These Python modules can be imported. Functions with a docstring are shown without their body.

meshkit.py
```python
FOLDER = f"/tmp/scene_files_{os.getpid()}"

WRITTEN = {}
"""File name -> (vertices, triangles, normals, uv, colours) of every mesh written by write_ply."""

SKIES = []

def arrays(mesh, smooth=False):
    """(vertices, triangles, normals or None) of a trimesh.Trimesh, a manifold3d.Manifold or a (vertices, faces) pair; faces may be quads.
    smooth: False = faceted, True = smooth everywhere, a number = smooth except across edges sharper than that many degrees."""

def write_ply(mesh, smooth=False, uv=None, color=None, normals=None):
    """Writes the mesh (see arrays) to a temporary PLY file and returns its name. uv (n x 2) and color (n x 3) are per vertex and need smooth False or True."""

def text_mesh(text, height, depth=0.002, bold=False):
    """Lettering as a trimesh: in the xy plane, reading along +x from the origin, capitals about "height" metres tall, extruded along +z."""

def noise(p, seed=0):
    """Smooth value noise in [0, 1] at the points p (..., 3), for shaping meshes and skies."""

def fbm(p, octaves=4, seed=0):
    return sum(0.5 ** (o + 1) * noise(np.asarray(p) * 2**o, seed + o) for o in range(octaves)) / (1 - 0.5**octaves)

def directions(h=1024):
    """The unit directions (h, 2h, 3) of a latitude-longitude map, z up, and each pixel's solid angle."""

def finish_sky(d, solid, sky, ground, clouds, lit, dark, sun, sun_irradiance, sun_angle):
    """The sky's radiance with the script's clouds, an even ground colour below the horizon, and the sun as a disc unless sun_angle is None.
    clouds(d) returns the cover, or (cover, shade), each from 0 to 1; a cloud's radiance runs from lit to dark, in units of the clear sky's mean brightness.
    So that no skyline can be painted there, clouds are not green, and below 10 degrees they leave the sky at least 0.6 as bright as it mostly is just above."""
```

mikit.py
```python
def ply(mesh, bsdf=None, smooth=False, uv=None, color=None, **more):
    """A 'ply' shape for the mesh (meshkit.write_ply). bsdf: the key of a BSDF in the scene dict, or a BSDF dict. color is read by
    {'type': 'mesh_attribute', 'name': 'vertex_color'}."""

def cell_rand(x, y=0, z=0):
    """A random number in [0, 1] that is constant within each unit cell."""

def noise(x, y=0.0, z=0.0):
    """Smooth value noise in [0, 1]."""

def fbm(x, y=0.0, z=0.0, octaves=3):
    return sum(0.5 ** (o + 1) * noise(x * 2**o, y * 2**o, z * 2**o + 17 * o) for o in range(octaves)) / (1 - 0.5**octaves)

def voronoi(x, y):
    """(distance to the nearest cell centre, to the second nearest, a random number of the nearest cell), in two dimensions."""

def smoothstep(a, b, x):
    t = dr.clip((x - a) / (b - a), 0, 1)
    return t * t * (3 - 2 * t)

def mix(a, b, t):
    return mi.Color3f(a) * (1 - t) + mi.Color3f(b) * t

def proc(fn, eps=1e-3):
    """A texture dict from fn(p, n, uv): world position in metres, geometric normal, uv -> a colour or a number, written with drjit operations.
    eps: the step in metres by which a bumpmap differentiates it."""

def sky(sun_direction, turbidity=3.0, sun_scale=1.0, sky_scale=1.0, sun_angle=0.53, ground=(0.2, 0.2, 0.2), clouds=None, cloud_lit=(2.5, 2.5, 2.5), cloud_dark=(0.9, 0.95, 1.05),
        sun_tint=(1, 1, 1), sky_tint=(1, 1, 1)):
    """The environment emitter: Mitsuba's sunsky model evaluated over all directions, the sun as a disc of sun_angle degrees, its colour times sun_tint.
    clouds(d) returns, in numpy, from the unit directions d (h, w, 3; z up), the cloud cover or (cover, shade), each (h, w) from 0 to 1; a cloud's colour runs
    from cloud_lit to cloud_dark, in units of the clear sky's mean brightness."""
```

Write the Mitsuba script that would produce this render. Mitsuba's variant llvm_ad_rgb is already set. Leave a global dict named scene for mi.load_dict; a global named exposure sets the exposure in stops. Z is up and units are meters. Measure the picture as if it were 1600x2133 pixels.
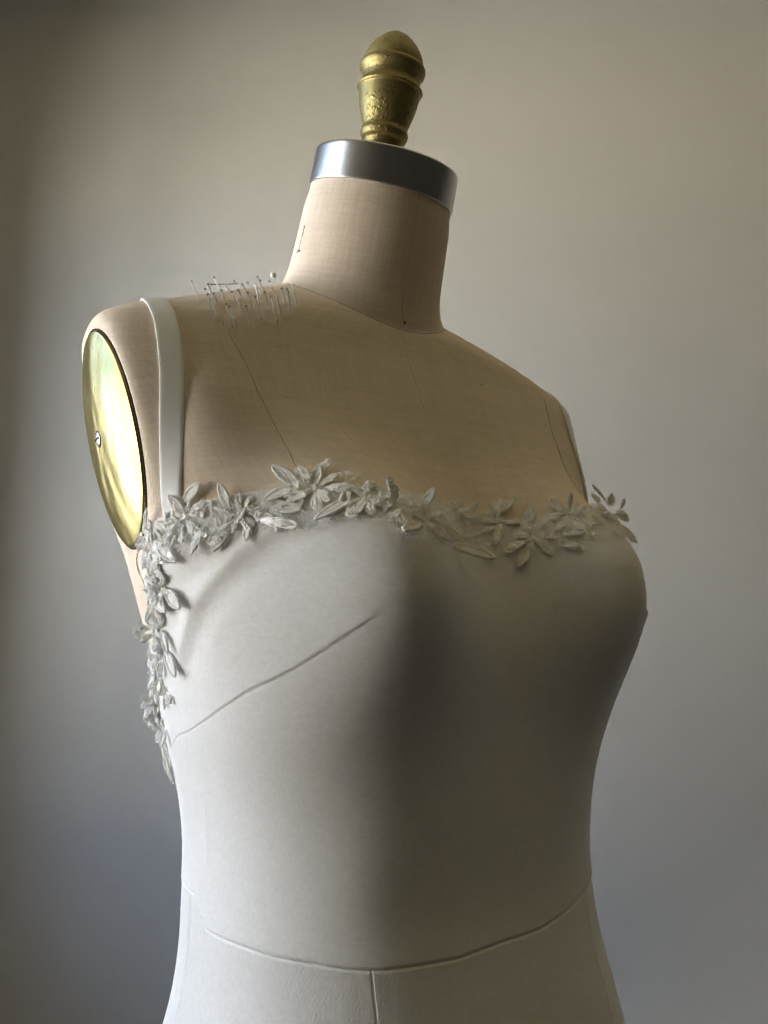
import math
import numpy as np
import trimesh
import drjit as dr
import mitsuba as mi
import mikit
from mikit import ply, proc, noise, fbm, smoothstep, mix
from scipy.interpolate import CubicSpline, PchipInterpolator
from scipy.spatial import cKDTree
import meshkit

T = mi.ScalarTransform4f
scene, labels = {}, {}

# ------------------------------------------------------------------ camera
YAW, PITCH, ROLL = math.radians(35.665), math.radians(10.335), math.radians(-1.138)
FLOOR = 1.05                                             # height of the form's waist above the floor, metres
CAM = np.array([0.00575, -0.54306, FLOOR + 0.13390])
FWD = np.array([0, math.cos(PITCH), math.sin(PITCH)])
UP0 = np.array([0, -math.sin(PITCH), math.cos(PITCH)])
UP = UP0 * math.cos(ROLL) - np.array([1.0, 0, 0]) * math.sin(ROLL)
scene['camera'] = {'type': 'thinlens', 'fov': 2 * math.degrees(math.atan(800 / 1727.21)), 'fov_axis': 'x', 'aperture_radius': 0.0011, 'focus_distance': 0.44,
                   'near_clip': 0.02, 'far_clip': 60.0, 'to_world': T().look_at(origin=CAM.tolist(), target=(CAM + FWD).tolist(), up=UP.tolist())}

# ------------------------------------------------------------------ light: daylight through a window to the left, just outside the picture
exposure = 0.12
WALL_Y, SIDE_X, SIDE_T = 1.2, -1.05, 0.08                # back wall, inner face and thickness of the wall that has the window
OPEN_Y, OPEN_Z = (-0.66, 0.62), (0.92, 2.25)             # the window opening
OUT_X = -4.0                                             # what is seen through the window: sky above, sunlit ground and houses below
SPLIT_Z = 1.75
VIEW = [('sky', 2.8, 0.2, True, (2.0, 3.2, 5.2)), ('sky_001', 0.2, -2.0, True, (2.9, 3.15, 3.4)), ('sky_002', -2.0, -6.5, True, (3.2, 4.4, 6.8)),
        ('daylight_lamp', 2.8, 0.2, False, (6.8, 7.05, 7.7)), ('daylight_lamp_001', 0.2, -2.0, False, (8.2, 7.5, 6.4)), ('daylight_lamp_002', -2.0, -6.5, False, (10.3, 10.0, 9.0))]
ROOM_RGB = (0.021, 0.019, 0.017)
CEILING_RGB = (0.235, 0.185, 0.066)
for key, y1, y0, high, value in VIEW:
    z0, z1 = (SPLIT_Z, 5.5) if high else (-2.2, SPLIT_Z)
    v = np.array([[OUT_X, y0, z0], [OUT_X, y1, z0], [OUT_X, y1, z1], [OUT_X, y0, z1]], float)
    scene[key] = ply(trimesh.Trimesh(v, [[0, 1, 2], [0, 2, 3]], process=False), {'type': 'diffuse', 'reflectance': {'type': 'rgb', 'value': [0, 0, 0]}},
                     emitter={'type': 'area', 'radiance': {'type': 'rgb', 'value': list(value)}})
    if high:
        labels[key] = {'label': 'pale daylight sky outside the window', 'kind': 'structure'}
    else:
        labels[key] = {'label': 'large warm daylight panel below the sky outside the window', 'category': 'lamp', 'group': 'daylight panels outside the window'}
v = np.array([[-0.8, -2.6, 2.9], [2.2, -2.6, 2.9], [2.2, 0.9, 2.9], [-0.8, 0.9, 2.9]], float)
scene['ceiling_lamp'] = ply(trimesh.Trimesh(v, [[0, 2, 1], [0, 3, 2]], process=False), {'type': 'diffuse', 'reflectance': {'type': 'rgb', 'value': [0.6, 0.6, 0.6]}},
                            emitter={'type': 'area', 'radiance': {'type': 'rgb', 'value': list(CEILING_RGB)}})
labels['ceiling_lamp'] = {'label': 'wide dim warm light panel overhead', 'category': 'lamp'}
scene['room_light'] = {'type': 'constant', 'radiance': {'type': 'rgb', 'value': list(ROOM_RGB)}}


# ------------------------------------------------------------------ materials
def rgb(*c):
    return {'type': 'rgb', 'value': list(c)}


def bsdf(name, d, bump=None, scale=1.0, eps=3e-4):
    if bump is not None:
        d = {'type': 'bumpmap', 'arbitrary': proc(bump, eps), 'scale': scale, 'bsdf': d}
    scene[name] = {'type': 'twosided', 'bsdf': d}


def wall_bump(p, n, uv):
    x, z = p.x, p.z
    h = 0.6 * fbm(x * 260, z * 260, 3.0, 2) + 0.9 * fbm(x * 70, z * 70, 1.0, 3) + 2.0 * noise(x * 9, z * 9)
    for cx, cz, r, a in ((0.322, 1.543, 0.006, 2.2), (0.336, 1.528, 0.004, -2.0), (0.295, 0.83, 0.004, 2.5), (0.09, 2.02, 0.005, 1.5), (0.5, 1.2, 0.005, 1.5), (0.42, 0.93, 0.006, 1.2)):
        h = h + a * dr.exp(-(dr.square((x - cx) / r) + dr.square((z - cz) / (r * 0.6))))
    return h * 0.00022


def wall_col(p, n, uv):
    t = fbm(p.x * 3, p.z * 3, 5.0, 3)
    return mix((0.60, 0.585, 0.545), (0.66, 0.645, 0.61), t)


bsdf('wall_paint', {'type': 'principled', 'base_color': proc(wall_col), 'roughness': 0.7, 'specular': 0.3}, wall_bump, 1.0, 8e-4)


def linen_col(p, n, uv):
    u, v = uv.x * 1000, uv.y * 1000                       # millimetres
    warp = 0.75 * fbm(u * 0.9, v * 0.06, 1.0, 2) + 0.25 * noise(u * 0.35, v * 0.02, 4.0)
    weft = 0.8 * fbm(u * 0.06, v * 0.9, 2.0, 2) + 0.2 * noise(u * 0.03, v * 0.45, 9.0)
    slub = smoothstep(0.72, 0.9, noise(u * 0.05, v * 1.3, 7.0)) * 0.35
    t = 0.5 * warp + 0.5 * weft + 0.25 * (noise(u * 0.9, v * 0.9, 3.0) - 0.5)
    c = mix((0.67, 0.57, 0.455), (0.90, 0.775, 0.63), dr.clip(t * 0.9 + 0.05, 0, 1))
    soil = fbm(u * 0.012, v * 0.012, 6.0, 3)
    return c * (0.93 + 0.14 * soil) + mi.Color3f(0.05, 0.045, 0.035) * slub


def linen_bump(p, n, uv):
    u, v = uv.x * 1000, uv.y * 1000
    w = dr.sin(u * 5.2 + 0.8 * noise(v * 0.4, u * 0.1)) * dr.sin(v * 5.2 + 0.8 * noise(u * 0.4, v * 0.1))
    return 0.00004 * w + 0.00009 * (fbm(u * 1.2, v * 0.05, 1.0, 2) + fbm(u * 0.05, v * 1.2, 2.0, 2))


bsdf('linen', {'type': 'principled', 'base_color': proc(linen_col), 'roughness': 0.85, 'specular': 0.15, 'sheen': 0.25, 'sheen_tint': 0.5}, linen_bump, 1.0, 2e-4)


def crepe_bump(p, n, uv):
    u, v = uv.x * 1000, uv.y * 1000
    return 0.00009 * fbm(u * 0.7, v * 0.7, 2.0, 2) + 0.0010 * noise(u * 0.014, v * 0.014, 5.0)


def twill_bump(p, n, uv):
    u, v = uv.x * 1000, uv.y * 1000
    w = noise(u * 0.25, v * 0.25)
    return 0.000032 * dr.sin((u + v * 0.75) * 2.7 + w) + 0.00006 * fbm(u * 0.8, v * 0.8, 2.0, 2) + 0.0010 * noise(u * 0.016, v * 0.016, 5.0)


def crepe_col(p, n, uv):
    return mix((0.745, 0.742, 0.73), (0.835, 0.833, 0.825), fbm(uv.x * 800, uv.y * 800, 1.0, 2))


CREPE = {'type': 'principled', 'base_color': proc(crepe_col), 'roughness': 0.5, 'specular': 0.35, 'sheen': 0.35, 'sheen_tint': 0.0}
bsdf('crepe', dict(CREPE), crepe_bump, 1.0, 3e-4)
bsdf('twill', dict(CREPE), twill_bump, 1.0, 3e-4)
bsdf('satin', {'type': 'principled', 'base_color': rgb(0.86, 0.865, 0.845), 'roughness': 0.5, 'specular': 0.35, 'sheen': 0.4})
bsdf('lace_thread', {'type': 'principled', 'base_color': {'type': 'mesh_attribute', 'name': 'vertex_color'}, 'roughness': 0.22, 'specular': 1.0, 'sheen': 1.0, 'clearcoat': 1.0, 'clearcoat_gloss': 0.9})
bsdf('lace_cord', {'type': 'principled', 'base_color': {'type': 'mesh_attribute', 'name': 'vertex_color'}, 'roughness': 0.22, 'specular': 1.0, 'sheen': 1.0, 'clearcoat': 1.0, 'clearcoat_gloss': 0.9})
bsdf('lace_ground', {'type': 'principled', 'base_color': rgb(0.965, 0.96, 0.91), 'roughness': 0.45, 'specular': 0.5, 'sheen': 0.5})
bsdf('tulle_thread', {'type': 'principled', 'base_color': rgb(0.78, 0.77, 0.72), 'roughness': 0.5, 'specular': 0.4})
bsdf('bead', {'type': 'principled', 'base_color': rgb(0.95, 0.95, 0.93), 'roughness': 0.12, 'specular': 1.0, 'clearcoat': 0.8, 'clearcoat_gloss': 0.95})
bsdf('sequin', {'type': 'principled', 'base_color': rgb(0.88, 0.89, 0.88), 'roughness': 0.08, 'metallic': 0.45, 'specular': 0.8, 'clearcoat': 1.0, 'clearcoat_gloss': 0.97})
bsdf('pearl', {'type': 'principled', 'base_color': rgb(0.84, 0.83, 0.79), 'roughness': 0.16, 'specular': 0.7, 'clearcoat': 1.0, 'clearcoat_gloss': 0.95})
bsdf('steel', {'type': 'principled', 'base_color': rgb(0.93, 0.93, 0.96), 'metallic': 0.25, 'roughness': 0.28, 'specular': 0.9})
bsdf('screw_steel', {'type': 'principled', 'base_color': rgb(0.42, 0.41, 0.39), 'metallic': 1.0, 'roughness': 0.35})
bsdf('dark_steel', {'type': 'principled', 'base_color': rgb(0.16, 0.15, 0.14), 'metallic': 0.9, 'roughness': 0.35})
bsdf('ink', {'type': 'principled', 'base_color': rgb(0.03, 0.03, 0.03), 'roughness': 0.7, 'specular': 0.2})
bsdf('seam_thread', {'type': 'principled', 'base_color': rgb(0.30, 0.215, 0.14), 'roughness': 0.9, 'specular': 0.1})
bsdf('pale_thread', {'type': 'principled', 'base_color': rgb(0.62, 0.50, 0.38), 'roughness': 0.9, 'specular': 0.1})
bsdf('dark_gap', {'type': 'principled', 'base_color': rgb(0.07, 0.05, 0.035), 'roughness': 0.9, 'specular': 0.1})


def brush_bump(p, n, uv):
    return 0.00002 * fbm(uv.x * 60, uv.y * 9000, 1.0, 3)


def brush_rough(p, n, uv):
    return 0.24 + 0.10 * fbm(uv.x * 25, uv.y * 5000, 4.0, 2)


bsdf('brushed_steel', {'type': 'principled', 'base_color': rgb(0.68, 0.665, 0.63), 'metallic': 1.0, 'roughness': proc(brush_rough)}, brush_bump, 1.0, 2e-4)


def gold_col(p, n, uv):
    t = fbm(p.x * 240, p.y * 240, p.z * 240, 3)
    d = smoothstep(0.62, 0.78, noise(p.x * 900, p.y * 900, p.z * 900)) * smoothstep(0.45, 0.6, fbm(p.x * 90, p.y * 90, p.z * 90, 2))
    return mix(mix((0.29, 0.235, 0.085), (0.38, 0.315, 0.13), t), (0.10, 0.075, 0.03), 0.6 * d)


def gold_bump(p, n, uv):
    a = smoothstep(0.40, 0.62, fbm(p.x * 70 + 3, p.y * 70, p.z * 70, 2))
    return 0.00030 * a * smoothstep(0.5, 0.8, fbm(p.x * 620, p.y * 620, p.z * 620, 2)) + 0.00006 * fbm(p.x * 300, p.y * 300, p.z * 300, 2)


bsdf('gold_paint', {'type': 'principled', 'base_color': proc(gold_col), 'metallic': 0.75, 'roughness': 0.42, 'specular': 0.5}, gold_bump, 1.0, 3e-4)


bsdf('dull_gold', {'type': 'principled', 'base_color': proc(gold_col), 'metallic': 0.5, 'roughness': 0.55, 'specular': 0.4})


def brass_col(p, n, uv):
    t = fbm(p.x * 60, p.y * 60, p.z * 60, 3)
    s = smoothstep(0.70, 0.80, noise(p.x * 520, p.y * 520, p.z * 520))
    return mix(mix((0.36, 0.305, 0.10), (0.50, 0.43, 0.17), t), (0.20, 0.16, 0.05), 0.25 * s)


def brass_bump(p, n, uv):
    return 0.0032 * fbm(p.x * 40, p.y * 40, p.z * 14, 3) + 0.000012 * fbm(p.x * 300, p.y * 300, p.z * 60, 2) - 0.00012 * smoothstep(0.80, 0.9, noise(p.x * 260, p.y * 260, p.z * 170))


bsdf('brass', {'type': 'principled', 'base_color': proc(brass_col), 'metallic': 0.95, 'roughness': 0.24, 'specular': 0.5, 'clearcoat': 0.25, 'clearcoat_gloss': 0.9}, brass_bump, 1.0, 6e-4)


# ------------------------------------------------------------------ helpers
def tag(key, label=None, cat=None, group=None, kind=None):
    labels[key] = {k: v for k, v in (('label', label), ('category', cat), ('group', group), ('kind', kind)) if v}


def numbered(key):
    if key not in scene and not any(k.startswith(key + '__') for k in scene):
        return key
    n = 1
    while f'{key}_{n:03d}' in scene or any(k.startswith(f'{key}_{n:03d}__') for k in scene):
        n += 1
    return f'{key}_{n:03d}'


LX = np.array([math.cos(YAW), math.sin(YAW), 0])
FY = np.array([math.sin(YAW), -math.cos(YAW), 0])


def world(P):
    """Form's frame in centimetres -> metres in the room."""
    P = np.asarray(P, float) * 0.01
    return P[..., :1] * LX + P[..., 1:2] * FY + P[..., 2:] * np.array([0, 0, 1.0]) + np.array([0, 0, FLOOR])


def put(key, V, F, mat, smooth=True, uv=None, label=None, cat=None, group=None, kind=None, color=None):
    """One entry of the scene from vertices in the form's frame."""
    key = numbered(key)
    scene[key] = ply(trimesh.Trimesh(world(V), F, process=False), mat, smooth=smooth, uv=uv, color=color)
    if label or cat or kind:
        tag(key, label, cat, group, kind)
    return key


def lattice(n, m, wrap=False):
    """Triangles of an n x m lattice of vertices (row-major), counter-clockwise for u, v right-handed."""
    i = np.arange(n if wrap else n - 1)[:, None]
    j = np.arange(m - 1)[None]
    a, b = i * m + j, ((i + 1) % n) * m + j
    return np.concatenate([np.stack([a, b, b + 1], -1).reshape(-1, 3), np.stack([a, b + 1, a + 1], -1).reshape(-1, 3)])


def tubes(paths, radius, sides=4, up=(0, 0, 1.0), flat=1.0):
    """One tube for each of the paths (n, k, 3); radius (n, k) or a number. flat squashes them along up."""
    P = np.asarray(paths, float)
    n, k, _ = P.shape
    R = np.broadcast_to(np.asarray(radius, float), (n, k))
    t = np.gradient(P, axis=1)
    t /= np.maximum(np.linalg.norm(t, axis=-1, keepdims=True), 1e-9)
    s = np.cross(t, np.broadcast_to(np.asarray(up, float), t.shape))
    bad = np.linalg.norm(s, axis=-1) < 0.05
    s[bad] = np.cross(t[bad], [1.0, 0.3, 0])
    s /= np.linalg.norm(s, axis=-1, keepdims=True)
    w = np.cross(s, t)
    a = np.arange(sides) * 2 * np.pi / sides + np.pi / sides
    V = P[:, :, None] + R[:, :, None, None] * (np.cos(a)[:, None] * s[:, :, None] + flat * np.sin(a)[:, None] * w[:, :, None])
    i, j, m = np.meshgrid(np.arange(n), np.arange(k - 1), np.arange(sides), indexing='ij')
    q = (i * k + j) * sides
    a0, a1, b0, b1 = q + m, q + (m + 1) % sides, q + sides + m, q + sides + (m + 1) % sides
    F = np.concatenate([np.stack([a0, a1, b1], -1).reshape(-1, 3), np.stack([a0, b1, b0], -1).reshape(-1, 3)])
    caps = []
    for e in (0, k - 1):
        base = (np.arange(n) * k + e)[:, None] * sides
        for m2 in range(1, sides - 1):
            caps.append(np.concatenate([base, base + m2 + (e == 0), base + m2 + (e != 0)], 1))
    return V.reshape(-1, 3), np.concatenate([F] + caps)


def join(parts):
    V, F, o = [], [], 0
    for v, f in parts:
        V.append(v)
        F.append(np.asarray(f) + o)
        o += len(v)
    return np.concatenate(V), np.concatenate(F)


def smooth01(x):
    x = np.clip(x, 0, 1)
    return x * x * (3 - 2 * x)


def curve(points, n):
    """A smooth curve of n points through the given ones."""
    p = np.asarray(points, float)
    d = np.r_[0, np.cumsum(np.linalg.norm(np.diff(p, axis=0), axis=1))]
    return PchipInterpolator(d, p)(np.linspace(0, d[-1], n))



# ---- the form's measured shape, in centimetres in the form's own frame: X to its left, Y forward, Z up from the waist
ZK = np.array([-16.000, -10.000, -5.000, 0.000, 5.000, 10.000, 14.000, 18.000, 22.000, 26.000, 30.000, 33.000, 35.500, 38.000, 40.000])
WIDTH = np.array([16.100, 14.301, 12.372, 11.742, 11.981, 13.204, 14.211, 15.554, 16.580, 17.554, 18.026, 18.271, 13.370, 7.887, 3.424])
FRONT = np.array([13.178, 13.009, 12.778, 11.506, 11.434, 11.408, 11.144, 9.965, 8.562, 6.989, 5.490, 4.277, 3.233, 0.698, -1.328])
BACK = np.array([-10.411, -9.787, -9.553, -9.638, -9.366, -9.360, -9.385, -9.510, -9.625, -9.579, -9.108, -8.203, -7.025, -5.937, -5.035])
POWER = ([-16.000, -5.000, 0.000, 10.000, 18.000, 22.000, 28.000, 33.000, 36.000, 40.000], [2.200, 2.500, 2.650, 2.600, 2.350, 2.600, 3.100, 2.700, 2.300, 2.100])
BUST = [5.929, 8.632, 18.225, 4.654, 5.734, 7.115]      # height, apex X, apex Z, half breadth, reach above, reach below
NECK = [-1.195, 38.762, 5.355, 4.946, 21.391, 6.955, 2.423, 0.077]      # base Y, base Z, base radius, top radius, lean (deg), length, cap height, cap overhang
PLATE_C, PLATE_N = np.array([-17.165, -1.150, 26.097]), np.array([-0.971, -0.057, -0.233])
PLATE_U = np.array([0, 0, 1.0]) - PLATE_N * PLATE_N[2]
PLATE_U /= np.linalg.norm(PLATE_U)
PLATE_V = np.cross(PLATE_N, PLATE_U)
S_W, S_F, S_B = CubicSpline(ZK, WIDTH), CubicSpline(ZK, FRONT), CubicSpline(ZK, BACK)


def section(z):
    """Half width, front, back and roundness of the body at height z; below z = -12 the sides run on straight."""
    zc = np.maximum(z, -12.0)
    d = z - zc
    return S_W(zc) + d * S_W(-12, 1), S_F(zc) + d * S_F(-12, 1), S_B(zc) + d * S_B(-12, 1), np.interp(z, *POWER)


def body(th, z):
    """The body's surface at angle th (0 = its left, pi/2 = front) and height z."""
    th, z = np.broadcast_arrays(np.asarray(th, float), np.asarray(z, float))
    A, F, B, N = section(z)
    yc = np.interp(z, [-16, 20, 33, 40], [0, 0, -1.5, -3])
    c, s = np.cos(th), np.sin(th)
    x = A * np.sign(c) * np.abs(c) ** (2 / N)
    y = np.where(s > 0, F - yc, B - yc) * np.abs(s) ** (2 / N) + yc
    h, xa, za, sx, su, sl = BUST
    dz = z - za
    g = np.exp(-np.where(dz > 0, dz / su, dz / sl) ** 2) * np.exp(-((np.sqrt(x * x + 2.0) - xa) / np.where(np.abs(x) > xa, sx, sx * 1.25)) ** 2)
    y = y + h * g * np.clip(s, 0, 1) ** 0.5
    y = y + 1.0 * np.exp(-((x + 15.0) / np.where(x < -15.0, 1.6, 3.0)) ** 2) * np.exp(-((z - 26) / 5.0) ** 2) * np.clip(s, 0, 1) ** 0.3     # fullness of the near shoulder's front
    P = np.stack([x, y, z], -1)
    d = (P - PLATE_C) @ PLATE_N + 0.03                   # flat seat of the arm plate: the cloth is drawn up to its rim
    u, v = (P - PLATE_C) @ PLATE_U / 6.1, (P - PLATE_C) @ PLATE_V / 4.5
    rho = np.sqrt(u * u + v * v)
    k = np.clip((rho - 1.03) / 0.35, 0, 1)
    k = 1 - k * k * (3 - 2 * k)
    w = np.clip((z - 18.0) / 2.5, 0, 1)
    w = np.where(d > 0, np.maximum(w * w * (3 - 2 * w), k), k) * (x < 0) * (np.abs(d) < 3.5)
    return P - (d * w)[..., None] * PLATE_N


def normal(fn, th, z, e=2e-3):
    """Outward unit normal of a surface fn(th, z)."""
    du = fn(th + e, z) - fn(th - e, z)
    dv = fn(th, z + 20 * e) - fn(th, z - 20 * e)
    n = np.cross(du, dv)
    return n / np.maximum(np.linalg.norm(n, axis=-1, keepdims=True), 1e-12)


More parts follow.
